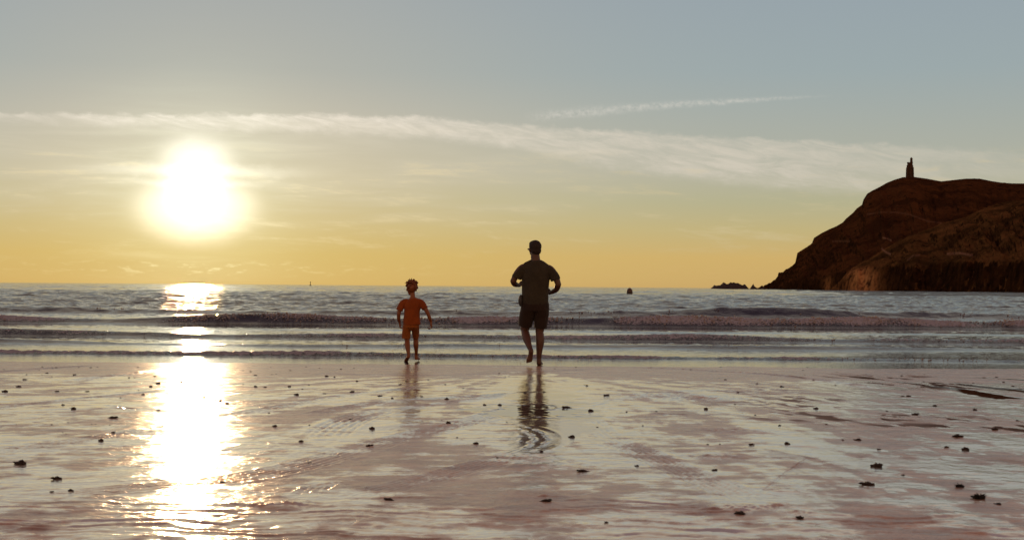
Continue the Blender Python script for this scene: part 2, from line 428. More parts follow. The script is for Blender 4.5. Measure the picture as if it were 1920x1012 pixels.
# rills on the right, patches of them coloured dark and matte
fan = right * sstep(Yg, 19.6, 18.3) * sstep(Yg, 8.5, 10.5)
a3, b3 = rot(-1.25)
rill = fbm(a3 / 1.3, b3 / 0.30, 4, 0.6, seed=55)
patch = sstep(fbm(Xg / 2.6, Yg / 1.9, 3, .5, seed=56), -.05, .2)
pool = sstep(rill, 0.06, 0.20) * fan * patch * 0.0
pits = sstep(rill + .25 * fbm(Xg / .12, Yg / .2, 3, .6, seed=57), 0.05, 0.12) * fan * patch
z += pits * -0.0 + fan * patch * 0.0045 * np.maximum(rill, 0)
broad = fbm(Xg / 2.2, Yg / 1.5, 4, 0.55, seed=61)
broad2 = fbm(Xg / 0.9, Yg / 0.7, 4, 0.55, seed=62)
wet = 0.46 + 1.9 * fan_s + 0.6 * broad + 0.6 * broad2 + 1.3 * fbm(Xg / .45, Yg / .30, 5, .65, seed=64)
mid = sstep(Yg, 18.2, 16.2)
damp_band = sstep(Yg, 17.3, 18.6)              # well drained strip just above the waterline
wet = np.clip(wet * (0.4 + 0.6 * mid) - 0.5 * damp_band * (1 - 1.2 * fbm(Xg / 2.2, Yg / .35, 4, .6, seed=66)), 0, 1)
# two long rills high on the right, and the wet area in line with the man
for pts, hw in [([(1680, 717), (1740, 725), (1800, 733), (1850, 744), (1900, 752)], .16), ([(1790, 720), (1850, 728), (1930, 736), (2000, 745)], .22), ([(1820, 708), (1900, 712), (2000, 720)], .12)]:
    P = plane_curve(pts); D, S, L = curve_coords(P, Xg, Yg, 1.0)
    w_ = hw * (0.25 + 1.1 * S / L)
    pool = np.maximum(pool, sstep(np.abs(D) + 0.05 * fbm(Xg / .3, Yg / .3, 2, seed=63), w_, w_ * .8) * (np.abs(D) < 8))
c = ground(1003, 772)[:2]
streaky = fbm(Xg / .45, Yg / .5, 4, .6, seed=65)
wet = np.maximum(wet, sstep(((Xg - .32) / .8) ** 2 + ((Yg - 13.8) / 4.6) ** 2 + 1.6 * streaky, 1.2, .5))
pool = np.maximum(pool, .9 * sstep(((Xg - c[0]) / .62) ** 2 + ((Yg - c[1] + .2) / .9) ** 2 + 2.6 * streaky, .85, .55))
z = np.where(pool > 0, z * (1 - 0.0 * pool) - 0.0, z)
zs = 0.0045 * (SHORE - Yg)
z = z * (1 - 0.9 * pool) + (zs - 0.0015) * 0.9 * pool
wet = np.clip(wet * (1 - pits), 0, 1)
pool = np.maximum(pool, .55 * sstep(((Xg - .34) / .42) ** 2 + ((Yg - 12.6) / 3.4) ** 2 + 1.3 * streaky, 1.1, .5))
wet = np.maximum(wet, colm)
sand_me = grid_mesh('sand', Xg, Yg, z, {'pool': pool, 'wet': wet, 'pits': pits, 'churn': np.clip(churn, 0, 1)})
from mathutils.bvhtree import BVHTree
def sand_z(x, y):
    j = int(np.argmin(np.abs(rows - y))); i = int(np.argmin(np.abs(colsu * max(rows[j], 5.5) - x)))
    return float(z[j, i])
m_sand, t, b, g = new_mat('wet_sand')
pos = geopos(t)
wet_a, pool_a, churn_a = attr(t, 'wet'), attr(t, 'pool'), attr(t, 'churn')
v_f = g.xyz(pos[0], pos[1], 0.0)
v_l = g.xyz(g.m('MULTIPLY', pos[0], 0.35), pos[1], 0.0)
n1 = g.noise(v_l, 5.0, 6, 0.6, 0.3)
n2 = g.noise(v_f, 90.0, 3, 0.6)
n4 = g.noise(v_f, 5.5, 8, 0.72, 0.4)
n3 = g.noise(v_l, 28.0, 5, 0.65)
grain = g.noise(v_f, 420.0, 2, 0.7)
w_eff = g.m('ADD', wet_a, g.m('ADD', g.m('MULTIPLY', g.m('SUBTRACT', n1, 0.5), 1.1), g.m('MULTIPLY', g.m('SUBTRACT', n4, 0.5), 2.0)), clamp=True)
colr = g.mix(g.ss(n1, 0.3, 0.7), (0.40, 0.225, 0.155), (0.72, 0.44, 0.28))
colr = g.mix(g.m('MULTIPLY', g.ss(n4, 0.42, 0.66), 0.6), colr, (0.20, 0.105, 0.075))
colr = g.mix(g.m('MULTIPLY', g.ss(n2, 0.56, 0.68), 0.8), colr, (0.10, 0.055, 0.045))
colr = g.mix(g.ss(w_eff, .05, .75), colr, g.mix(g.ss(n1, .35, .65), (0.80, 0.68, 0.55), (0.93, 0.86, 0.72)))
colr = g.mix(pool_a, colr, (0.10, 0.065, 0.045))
colr = g.mix(g.m('MULTIPLY', attr(t, 'pits'), 0.85), colr, (0.030, 0.016, 0.008))
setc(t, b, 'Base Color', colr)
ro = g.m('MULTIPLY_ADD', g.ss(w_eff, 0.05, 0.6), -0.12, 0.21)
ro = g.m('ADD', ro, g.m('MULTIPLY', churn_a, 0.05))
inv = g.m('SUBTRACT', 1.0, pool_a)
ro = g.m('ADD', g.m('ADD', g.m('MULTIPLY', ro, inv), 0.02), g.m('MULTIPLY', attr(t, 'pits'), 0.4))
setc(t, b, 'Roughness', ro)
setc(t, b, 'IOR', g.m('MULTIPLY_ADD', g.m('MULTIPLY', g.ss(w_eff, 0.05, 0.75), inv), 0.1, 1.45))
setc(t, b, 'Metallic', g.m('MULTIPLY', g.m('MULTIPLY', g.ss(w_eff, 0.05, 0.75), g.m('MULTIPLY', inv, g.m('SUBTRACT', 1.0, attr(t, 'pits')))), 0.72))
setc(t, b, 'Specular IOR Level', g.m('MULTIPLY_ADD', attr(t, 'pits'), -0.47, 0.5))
hsum = g.m('ADD', g.m('MULTIPLY', n2, 0.55), g.m('ADD', g.m('MULTIPLY', n3, 1.2), g.m('MULTIPLY', grain, 0.15)))
hsum = g.m('MULTIPLY', hsum, g.m('MULTIPLY', inv, g.m('MULTIPLY_ADD', g.ss(w_eff, 0.1, 0.7), -0.9, 1.6)))
bump(t, b, hsum, 0.0011)
sand = link('sand', sand_me, m_sand); tag(sand, kind='structure')

# ------------------------------------------------------------------ sea
r1 = 18.5 * np.exp(np.arange(0, 1080) * 0.0024)
r1 = r1[r1 < 230]
r2 = r1[-1] * np.exp(np.arange(1, 330) * 0.0095)
rw = np.concatenate([r1, r2[r2 < 4600], [4600, 9000]])
cu = np.concatenate([-np.array([5, 3, 2, 1.4, 1, .75, .6, .5, .45]), np.linspace(-0.42, 0.42, 520), np.array([.45, .5, .6, .75, 1, 1.4, 2, 3, 5])])
UW, YW = np.meshgrid(cu, rw); XW = UW * YW
zw = np.zeros_like(XW); foam = np.zeros_like(XW)
FOAM_PTS = []
def wave(y0, A, wf, wb, seed, wander=1.3, wl=9.0, fo=0.0, slope=0.0, amod=0.55, rg=0.0, fr=1.0, ragged=0.05):
    """one breaking or spilling crest lying along the shore"""
    global zw, foam
    m = (YW > y0 - 6) & (YW < y0 + 9)
    x, y = XW[m], YW[m]
    yc = y0 + slope * x + wander * fbm(x / wl, x * 0 + seed, 3, seed=seed) + ragged * fbm(x / .5, x * 0 + seed, 3, seed=seed + 40)
    a = A * np.clip(1 + amod * 2.0 * fbm(x / (wl * .8), x * 0 + 3.1, 2, seed=seed + 7), 0.4, 1.7) * (1 + rg * sstep(x / y0, .05, .25))
    d = y - yc
    w = np.where(d < 0, wf, wb)
    zz = a * np.exp(-np.abs(d / w) ** 1.7)
    zw[m] += zz
    if fo > 0:
        f = np.exp(-((d + wf * .35) / (wf * fr)) ** 2) * np.clip(fo * (1 + .6 * rg * sstep(x / y0, .05, .25)) + 2.2 * fo * fbm(x / 2.6, y * .3, 3, seed=seed + 9), 0, 1)
        foam[m] = np.maximum(foam[m], f)
        N = int(fo * 4200 * (1 if y0 > 35 else .12)); rw_ = np.random.RandomState(seed)
        xr = rw_.uniform(-.46, .46, N * 3) * y0
        ycr = y0 + slope * xr + wander * fbm(xr / wl, xr * 0 + seed, 3, seed=seed) + ragged * fbm(xr / .5, xr * 0 + seed, 3, seed=seed + 40)
        ar = A * np.clip(1 + amod * 2.0 * fbm(xr / (wl * .8), xr * 0 + 3.1, 2, seed=seed + 7), 0.4, 1.7) * (1 + rg * sstep(xr / y0, .05, .25))
        fr_ = np.clip(fo * (1 + .8 * sstep(xr / y0, .05, .25)) + 2.6 * fo * fbm(xr / 2.6, ycr * .3, 3, seed=seed + 9), 0, 1)
        kp = (rw_.rand(N * 3) < fr_) & (ar > A * .7)
        xr, ycr, ar = xr[kp], ycr[kp], ar[kp]; n_ = len(xr)
        dd_ = rw_.normal(-.25 * wf, .35 * wf, n_)
        zz_ = ar * np.exp(-np.abs(dd_ / wf) ** 1.7) + np.abs(rw_.normal(0, .085, n_)) * A * (1 if y0 > 35 else .35) * np.clip(.4 + 2 * fbm(xr / .8, ycr, 2, seed=2), .1, 1.5)
        FOAM_PTS.append(np.stack([xr, ycr + dd_, zz_, rw_.uniform(.35, 1.2, n_) ** 1.5 * .00052 * y0], -1))
        zw[m] += f * 0.045 * (0.5 + fbm(x / .12, y / .12, 3, .6, seed=seed + 3))
wave(55.0, .19, .75, 2.6, 3, rg=.6, wl=14, fo=0.10, fr=.8)
wave(41.5, .23, .50, 2.2, 5, rg=.45, wl=12, fo=0.62, slope=0.05, fr=.95)
wave(36.3, .03, .4, 1.2, 6, wl=8)
wave(30.6, .095, .30, 1.3, 9, rg=.3, wl=8, fo=0.34, slope=-0.02)
wave(27.0, .055, .28, 1.0, 12, wl=7, fo=0.12)
wave(23.1, .040, .16, .6, 15, wander=.6, wl=6, fo=0.55, fr=1.6, ragged=.1)
far = sstep(YW, 24, 48)
near_amp = sstep(YW, 21.2, 30)
def bandn(sx, sy, a, seed, y0, y1, o=2):
    m = (YW > y0 - 10) & (YW < y1 * 1.3)
    x, y = XW[m], YW[m]
    n = fbm(x / sx + 0.25 * y / sy * .3, y / sy, o, .5, seed=seed)
    n = n + 0.55 * np.abs(n)                         # sharper crests than troughs
    zw[m] += a * n * sstep(y, y0 - 8, y0 + 8) * sstep(y, y1 * 1.3, y1 * .8)
bandn(.30, .13, .0085, 81, 25, 60)
bandn(.55, .28, .016, 87, 46, 90)
bandn(.7, .40, .034, 82, 50, 120)
bandn(1.2, .85, .060, 83, 52, 190, 3)
bandn(2.6, 1.8, .10, 84, 60, 400, 3)
bandn(8., 5.0, .24, 85, 75, 1500, 3)
bandn(50., 14., .32, 86, 300, 4000, 2)
zw *= sstep(YW, 20.9, 23.0)
zw += -0.004 + 0.0012 * fbm(XW / .22, YW / .10, 2, seed=88) * sstep(YW, 34, 26)
sea_me = grid_mesh('sea', XW, YW, zw, {'foam': foam})
m_sea, t, b, g = new_mat('sea_water')
pos = geopos(t)
fo = attr(t, 'foam')
va = g.xyz(g.m('MULTIPLY', pos[0], 0.45), pos[1], 0.0)
va = g.xyz(g.m('MULTIPLY', pos[0], 0.7), pos[1], 0.0)
w1 = g.noise(va, 9.0, 3, 0.6); w2_ = g.noise(va, 2.2, 4, 0.6); w3_ = g.noise(va, 0.5, 4, 0.6); w4_ = g.noise(g.xyz(g.m('MULTIPLY', pos[0], 0.4), pos[1], 5.0), 0.06, 5, 0.65)
fy = pos[1]
h = g.m('MULTIPLY', w1, g.m('MULTIPLY', g.ss(fy, 30.0, 60.0), 0.010))
h = g.m('ADD', h, g.m('MULTIPLY', w1, 0.0040))
h = g.m('ADD', h, g.m('MULTIPLY', w2_, g.m('MULTIPLY', g.ss(fy, 42.0, 80.0), 0.10)))
h = g.m('ADD', h, g.m('MULTIPLY', w3_, g.m('MULTIPLY', g.ss(fy, 55.0, 150.0), 0.38)))
h = g.m('ADD', h, g.m('MULTIPLY', w4_, g.m('MULTIPLY', g.ss(fy, 200.0, 800.0), 1.6)))
fn = g.noise(g.xyz(pos[0], pos[1], pos[2]), 16.0, 5, 0.7)
fmask = g.ss(g.m('ADD', g.m('MULTIPLY', fo, 1.0), g.m('MULTIPLY', g.m('SUBTRACT', fn, 0.5), 2.6)), 0.42, 0.75)
h = g.m('ADD', h, g.m('MULTIPLY', g.m('MULTIPLY', fn, fo), 0.09))
bump(t, b, h, 1.0)
setc(t, b, 'Base Color', g.mix(fmask, (0.020, 0.018, 0.026), (0.44, 0.41, 0.45)))
setc(t, b, 'Roughness', g.m('MULTIPLY_ADD', fmask, 0.5, 0.05))
b.inputs['IOR'].default_value = 1.33
sea = link('sea', sea_me, m_sea); tag(sea, kind='structure')
# froth and flying drops thrown up along the breaking crests
FP = np.concatenate(FOAM_PTS)
ico = bmesh.new(); bmesh.ops.create_icosphere(ico, subdivisions=1, radius=1.0)
iv = np.array([v.co[:] for v in ico.verts]); itr = np.array([[v.index for v in f.verts] for f in ico.faces]); ico.free()
V = (FP[:, None, :3] + iv[None] * FP[:, None, 3:4] * np.array([1.3, 1, .8])).reshape(-1, 3)
F = (itr[None] + (np.arange(len(FP)) * len(iv))[:, None, None]).reshape(-1, 3)
fme = bpy.data.meshes.new('sea_foam'); fme.vertices.add(len(V)); fme.vertices.foreach_set('co', V.astype(np.float32).ravel())
fme.loops.add(F.size); fme.loops.foreach_set('vertex_index', F.ravel().astype(np.int32))
fme.polygons.add(len(F)); fme.polygons.foreach_set('loop_start', (np.arange(len(F)) * 3).astype(np.int32)); fme.update(calc_edges=True)
m_foam, t, b, g = new_mat('sea_froth')
setc(t, b, 'Base Color', (.50, .44, .44)); setc(t, b, 'Roughness', .4)
tl = t.nodes.new('ShaderNodeBsdfTranslucent'); tl.inputs[0].default_value = (.75, .62, .5, 1)
mx = t.nodes.new('ShaderNodeMixShader'); mx.inputs[0].default_value = .5
t.links.new(b.outputs[0], mx.inputs[1]); t.links.new(tl.outputs[0], mx.inputs[2]); t.links.new(mx.outputs[0], t.nodes['Material Output'].inputs[0])
froth = link('sea_foam', fme, m_foam); tag(froth, 'froth and spray along the crests of the breaking waves', 'foam', kind='stuff')

# ------------------------------------------------------------------ headland
CR = [(1425, 541), (1430, 539.5), (1440, 534), (1449, 528), (1457, 523.5), (1459.5, 510.5), (1469, 510), (1480, 502), (1491, 493), (1495, 474), (1506, 467), (1522, 457), (1526, 446), (1540, 437), (1555, 429.5), (1568, 424), (1580, 417), (1586, 410),
      (1599, 399), (1607, 390), (1616, 384), (1619, 374), (1626, 363), (1636, 357), (1649, 350.6), (1662, 343), (1677, 337), (1693, 332.2), (1713, 331.5), (1738, 335), (1765, 340), (1787, 337.6), (1810, 335), (1837, 335),
      (1859, 339.5), (1887, 343.7), (1920, 344), (2000, 350), (2200, 380), (2500, 420)]
CB = [(1560, 541), (1590, 512), (1620, 492), (1635, 482), (1655, 470), (1677, 457), (1704, 440.5), (1743, 429.5), (1771, 418), (1810, 407), (1843, 391), (1881, 381), (1920, 375), (2000, 362), (2200, 350), (2500, 390)]
uA, eA = np.array([tan_uv(*p) for p in CR]).T
uB, eB = np.array([tan_uv(*p) for p in CB]).T
hu = np.concatenate([np.linspace(uA[0] - .002, 0.37, 620), np.linspace(.372, .56, 60)])
hY = np.concatenate([np.linspace(560, 1450, 430), np.linspace(1460, 2300, 40)])
HU, HY = np.meshgrid(hu, hY)
HX = HU * HY
ea = np.interp(HU, uA, eA); eb = np.interp(HU, uB, eB, left=0)
YA = np.interp(HU, [uA[0], .20, .235, .28, .36, .6], [1330, 1130, 960, 900, 860, 800]) + 16 * fbm(HU * 90, HU * 0, 3, seed=90)
YC = np.interp(HU, [uA[0], .20, .24, .28, .36, .6], [1345, 1240, 1240, 1290, 1350, 1400])
ZC = ea * YC + CAM_Z
s = (HY - YA) / (YC - YA)
ridge = 1 - np.abs(fbm(HU * 46 + 1.2 * s, s * 1.3, 4, .55, seed=91)) * 2
ridge2 = 1 - np.abs(fbm(HU * 120 + 2.2 * s, s * 3.0, 4, .55, seed=92)) * 2
sc = np.clip(s, 0, 1)
cliffA = 0.16 * sstep(s, 0, .05) + 0.84 * (0.72 * sc ** .85 + 0.28 * sstep(sc, .25, .95))
tent = sc * (1 - sc) * 4
eas = np.interp(HU, hu, np.convolve(np.pad(np.interp(hu, uA, eA), 30, 'edge'), np.hanning(61) / np.hanning(61).sum(), 'valid'))
kc = sstep(s, .82, 1.0)
ZCs = eas * YC + CAM_Z
ZC = ZC * kc + ZCs * (1 - kc)
za = ZC * cliffA + tent * (4.5 * (ridge - .6) + 1.6 * (ridge2 - .6))
za = np.where(s > 1, ZC * (1 - 0.35 * np.clip(s - 1, 0, 3)), za)
za = np.where(s < 0, -6.0, za)
YB = np.interp(HU, [.20, .235, .28, .36, .6], [1000, 900, 790, 640, 600]) + 26 * fbm(HU * 40, HU * 0, 3, .5, seed=93) + 5 * fbm(HX / 7, HY / 5 , 3, .6, seed=98)
YBc = YB + np.interp(HU, [.22, .25, .36, .6], [25, 110, 330, 360])
ZB = eb * YBc + CAM_Z
sb = (HY - YB) / (YBc - YB); sbc = np.clip(sb, 0, 1)
rb = 1 - np.abs(fbm(HU * 42 + 1.7 * sb, sb * 1.0, 4, .55, seed=94)) * 2
rb2 = 1 - np.abs(fbm(HU * 130 + 3.4 * sb, sb * 3.0, 4, .6, seed=95)) * 2
cl = np.minimum(13.0, ZB * .8)
zb = cl * sstep(sb * (YBc - YB), 0, 16) + (ZB - cl) * (0.75 * sbc ** .9 + .25 * sstep(sbc, .1, 1))
tb = np.clip(sbc * (1 - sbc) * 4, 0, 1)
zb += tb * (5.5 * (rb - .6) + 1.8 * (rb2 - .6)) * np.clip(ZB / 50, .2, 1)
zb = np.where(sb > 1, ZB - 0.22 * (HY - YBc), zb)
zb = np.where((sb < 0) | (HU < uB[0]), -6.0, zb)
hz = np.maximum(za, zb)
nearm = ((zb > za) & (hz > 0)).astype(float)
painted_sun = np.exp(-((HU - tan_uv(1617, 520)[0]) / .0105) ** 2) * nearm * sstep(hz, 17, 10) + .5 * np.exp(-((HU - tan_uv(1552, 520)[0]) / .003) ** 2) * sstep(hz, 12, 8)  # mask where low sun strikes the cliff foot
rockn = fbm(HX / 9, HY / 9, 4, .6, seed=96) * 3.0 * (hz > 0) * sstep(hz, 30, 4) + fbm(HX / 16, HY / 16, 4, .6, seed=97) * 2.2 * (hz > 0) * np.where(za > zb, 1 - sstep(sc, .93, 1.0), 1)
hz = hz + rockn
# foot paths cut across the slope
tanel = (hz - CAM_Z) / HY
path = np.zeros_like(hz)
for pts, wpx, k in [([(1560, 452.5), (1578, 452), (1594, 452.6)], 1.0, .5), ([(1655, 445.5), (1664, 447.5), (1672, 451)], 1.3, 1), ([(1653, 466), (1660, 472), (1671, 477)], 1.7, 1),
                    ([(1700, 488), (1712, 479), (1725, 478)], 1.2, .6), ([(1775, 476), (1800, 474.5), (1824, 478.5)], 1.8, 1), ([(1625, 402), (1650, 398), (1680, 398), (1705, 402), (1740, 415), (1765, 418)], 1.0, .45)]:
    q = np.array([tan_uv(*p) for p in pts])
    yy = np.interp(HU, q[:, 0], q[:, 1])
    ok = (HU > q[0, 0]) & (HU < q[-1, 0])
    path = np.maximum(path, ok * k * np.exp(-((tanel - yy) / (wpx * 1.1 / FPX)) ** 2))
head_me = grid_mesh('headland', HX, HY, hz, {'path': path, 'near': nearm, 'painted_sun': painted_sun})
m_head, t, b, g = new_mat('heather_and_rock')
gn = t.nodes.new('ShaderNodeNewGeometry'); sp = t.nodes.new('ShaderNodeSeparateXYZ'); t.links.new(gn.outputs['True Normal'], sp.inputs[0])
pos = geopos(t)
pv = g.xyz(pos[0], pos[1], pos[2])
nA = g.noise(pv, 0.03, 6, 0.65, 0.5); nB = g.noise(pv, 0.16, 6, 0.7)
c = g.mix(g.ss(nA, .35, .65), (0.044, 0.018, 0.008), (0.095, 0.037, 0.014))
c = g.mix(attr(t, 'near'), c, g.mix(g.ss(nA, .35, .65), (0.050, 0.026, 0.010), (0.15, 0.070, 0.025)))
c = g.mix(g.ss(nB, .5, .72), c, (0.016, 0.007, 0.004))
rockm = g.ss(g.m('ADD', sp.outputs[2], g.m('MULTIPLY', nB, .25)), .84, .60)
c = g.mix(rockm, c, g.mix(g.ss(nB, .35, .65), (0.014, .007, .004), (0.045, .019, .008)))
c = g.mix(g.m('MULTIPLY', attr(t, 'path'), .9), c, (0.24, 0.13, 0.08))
c = g.mix(attr(t, 'painted_sun'), c, g.mix(g.ss(nB, .35, .6), (0.05, .02, .01), (0.55, .24, .09)))  # sunlight on the cliff foot painted in as orange colour
setc(t, b, 'Base Color', c); setc(t, b, 'Roughness', 0.9); b.inputs['Specular IOR Level'].default_value = 0.0; b.inputs['Diffuse Roughness'].default_value = 0.0
bump(t, b, g.m('ADD', nB, g.m('MULTIPLY', nA, 2.0)), 1.4)
head = link('headland', head_me, m_head); tag(head, kind='structure')

# ------------------------------------------------------------------ rock islets off the point
import bmesh
def rock_islet(name, px0, px1, prof, Y, depth, label, seed):
    xs = np.linspace(0, 1, 90); ys = np.linspace(-1, 1, 40)
    A, B = np.meshgrid(xs, ys)
    p0, p1 = at(px0, 540, Y), at(px1, 540, Y)
    w = p1[0] - p0[0]
    hp = np.interp(A, [p[0] for p in prof], [p[1] for p in prof])
    H = hp * np.clip(1 - np.abs(B) ** 1.6, 0, 1) * (1 + .35 * fbm(A * 9, B * 3, 4, .6, seed=seed)) - .5
    X_ = (A - .5) * w; Y_ = B * depth
    me = grid_mesh(name, X_, Y_, H)
    o = link(name, me, m_rock); o.location = ((p0[0] + p1[0]) / 2, Y, 0)
    tag(o, label, 'rock', 'rocks off the point')
m_rock = simple_mat('dark_sea_rock', (0.05, .032, .026), .85, .4, .3, .6)
rock_islet('rock_islet', 1332, 1404, [(0, .6), (.04, 2.2), (.1, 4.2), (.17, 3.6), (.24, 4.0), (.33, 6.4), (.42, 5.2), (.52, 6.2), (.7, 6.2), (.8, 5.0), (.9, 4.6), (.97, 2.2), (1, .5)], 1330, 10, 'long low dark rock ridge standing in the sea off the headland point', 3)
rock_islet('rock_islet', 1405, 1421, [(0, .4), (.2, 2.6), (.42, 5.0), (.5, 5.2), (.6, 3.2), (.85, 2.0), (1, .4)], 1325, 5, 'small pointed dark rock between the long rock ridge and the headland', 4)
rock_islet('rock_islet', 1422, 1450, [(0, .4), (.2, 1.6), (.5, 3.4), (.8, 5.5), (1, 6.5)], 1322, 8, 'low stepped dark rock touching the foot of the headland point', 5)

# ------------------------------------------------------------------ tower on the headland
m_stone = simple_mat('tower_stone', (0.075, .040, .026), .9, .3, .9, .15, 0.0)
m_dark = simple_mat('window_dark', (0.012, .010, .010), .6, .2, 5)
def prism(bm, cx, cy, z0, z1, r0, r1, n=8, rot=0.0):
    a = [bm.verts.new((cx + r0 * math.cos(rot + 2 * math.pi * k / n), cy + r0 * math.sin(rot + 2 * math.pi * k / n), z0)) for k in range(n)]
    c = [bm.verts.new((cx + r1 * math.cos(rot + 2 * math.pi * k / n), cy + r1 * math.sin(rot + 2 * math.pi * k / n), z1)) for k in range(n)]
    for k in range(n): bm.faces.new((a[k], a[(k + 1) % n], c[(k + 1) % n], c[k]))
    bm.faces.new(a[::-1]); bm.faces.new(c)
def boxm(bm, x0, x1, y0, y1, z0, z1):
    v = [bm.verts.new(p) for p in ((x0, y0, z0), (x1, y0, z0), (x1, y1, z0), (x0, y1, z0), (x0, y0, z1), (x1, y0, z1), (x1, y1, z1), (x0, y1, z1))]
    for f in ((3, 2, 1, 0), (4, 5, 6, 7), (0, 1, 5, 4), (1, 2, 6, 5), (2, 3, 7, 6), (3, 0, 4, 7)): bm.faces.new([v[k] for k in f])
def bm_obj(name, bm, mat, parent, smooth=False):
    me = bpy.data.meshes.new(name); bmesh.ops.recalc_face_normals(bm, faces=bm.faces); bm.to_mesh(me); bm.free()
    return link(name, me, mat, parent, smooth)
tp = at(1706, 331.5, 1288)
tw = empty('tower', (tp[0], 1288, tp[2] - .9))
tag(tw, 'old stone lookout tower with a taller round turret standing on top of the headland', 'tower')
bm = bmesh.new(); prism(bm, 0, 0, -2, 11.0, 3.3, 2.85, 8, math.pi / 8); prism(bm, 0, 0, 11.001, 13.3, 2.45, 2.35, 8, math.pi / 8); bm_obj('tower_wall', bm, m_stone, tw)
bm = bmesh.new(); prism(bm, 0, 0, 10.9, 11.25, 3.05, 3.05, 8, math.pi / 8); bm_obj('string_course', bm, m_stone, tw)
for k in range(10):
    bm = bmesh.new(); a = 2 * math.pi * k / 10 + .2; boxm(bm, 2.25 * math.cos(a) - .32, 2.25 * math.cos(a) + .32, 2.25 * math.sin(a) - .32, 2.25 * math.sin(a) + .32, 13.2, 14.1)
    bm_obj('merlon', bm, m_stone, tw)
for sx, sy in ((-1, -1), (1, -1), (1, 1), (-1, 1)):
    bm = bmesh.new(); prism(bm, sx * 2.35, sy * 2.35, -2, 9.5, .95, .55, 4, math.pi / 4); bm_obj('buttress', bm, m_stone, tw)
bm = bmesh.new(); prism(bm, 1.15, -.4, 11.1, 17.1, 1.35, 1.05, 12); bm_tur = bm_obj('turret', bm, m_stone, tw)
bm = bmesh.new(); prism(bm, 1.15, -.4, 17.1, 17.5, 1.3, 1.3, 12); prism(bm, 1.15, -.4, 17.5, 18.6, 1.1, .12, 12); bm_obj('turret_cap', bm, m_stone, bm_tur)
for wz in (3.2, 7.4):
    for wx in (-1.2, 1.2):
        bm = bmesh.new(); boxm(bm, wx - .22, wx + .22, -3.2, -2.2, wz, wz + 1.3); bm_obj('window', bm, m_dark, tw)
bm = bmesh.new(); boxm(bm, -.45, .45, -3.28, -2.4, -.5, 1.9); bm_obj('doorway', bm, m_dark, tw)

# ------------------------------------------------------------------ buoys
m_buoy = simple_mat('buoy_paint', (0.075, .030, .012), .45, .25, 6)
m_iron = simple_mat('dark_iron', (0.03, .028, .028), .6, .3, 20)
def lathe(bm, prof, n=28, cx=0, cy=0):
    rings = []
    for r, zz in prof:
        rings.append([bm.verts.new((cx + r * math.cos(2 * math.pi * k / n), cy + r * math.sin(2 * math.pi * k / n), zz)) for k in range(n)])
    for a, c in zip(rings[:-1], rings[1:]):
        for k in range(n): bm.faces.new((a[k], a[(k + 1) % n], c[(k + 1) % n], c[k]))
    bm.faces.new(rings[0][::-1]); bm.faces.new(rings[-1])
def make_buoy(px, py, w, h, label, Y=None):
    p = ground(px, py) if Y is None else np.array([at(px, py, Y)[0], Y, 0])
    e = empty('buoy', (p[0], p[1], 0)); tag(e, label, 'buoy')
    r = w / 2; bm = bmesh.new()
    pr = [(r * .7, -.3 * h), (r * .98, -.12 * h), (r, 0), (r, h * .5)] + [(r * math.cos(a), h * .5 + (h * .5) * math.sin(a)) for a in np.linspace(.12, 1.45, 9)]
    lathe(bm, pr); bm_obj('float_body', bm, m_buoy, e, True)
    bm = bmesh.new(); lathe(bm, [(r * 1.03, h * .28), (r * 1.05, h * .3), (r * 1.05, h * .36), (r * 1.03, h * .38)]); bm_obj('band', bm, m_iron, e, True)
    bm = bmesh.new()
    for k in range(12):
        a0, a1_ = math.pi * k / 12, math.pi * (k + 1) / 12
        q = [(.09 * w * 1.4 * math.cos(a), h * .985 + .1 * h * math.sin(a)) for a in (a0, a1_)]
        boxm(bm, min(q[0][0], q[1][0]) - .008, max(q[0][0], q[1][0]) + .008, -.012, .012, min(q[0][1], q[1][1]) - .01, max(q[0][1], q[1][1]) + .01)
    bm_obj('lifting_eye', bm, m_iron, e)
make_buoy(1180.5, 553, .86, 1.02, 'round topped dark orange buoy floating right of the man, below the horizon')
make_buoy(110, 552, .18, .26, 'tiny dark buoy floating far out on the left of the bay')
p = ground(582, 535.6)
e = empty('marker_buoy', (at(582, 534, 1300)[0], 1300, 0)); tag(e, 'tiny thin channel marker standing up on the horizon between the sun and the boy', 'marker buoy')
bm = bmesh.new(); lathe(bm, [(.9, -.4), (1.0, .3), (.8, .8), (.3, 1.0)], 14); bm_obj('float_body', bm, m_iron, e, True)
bm = bmesh.new(); lathe(bm, [(.28, .95), (.22, 3.0), (.4, 3.1), (.4, 3.7), (.1, 3.9)], 10); bm_obj('mast', bm, m_iron, e, True)

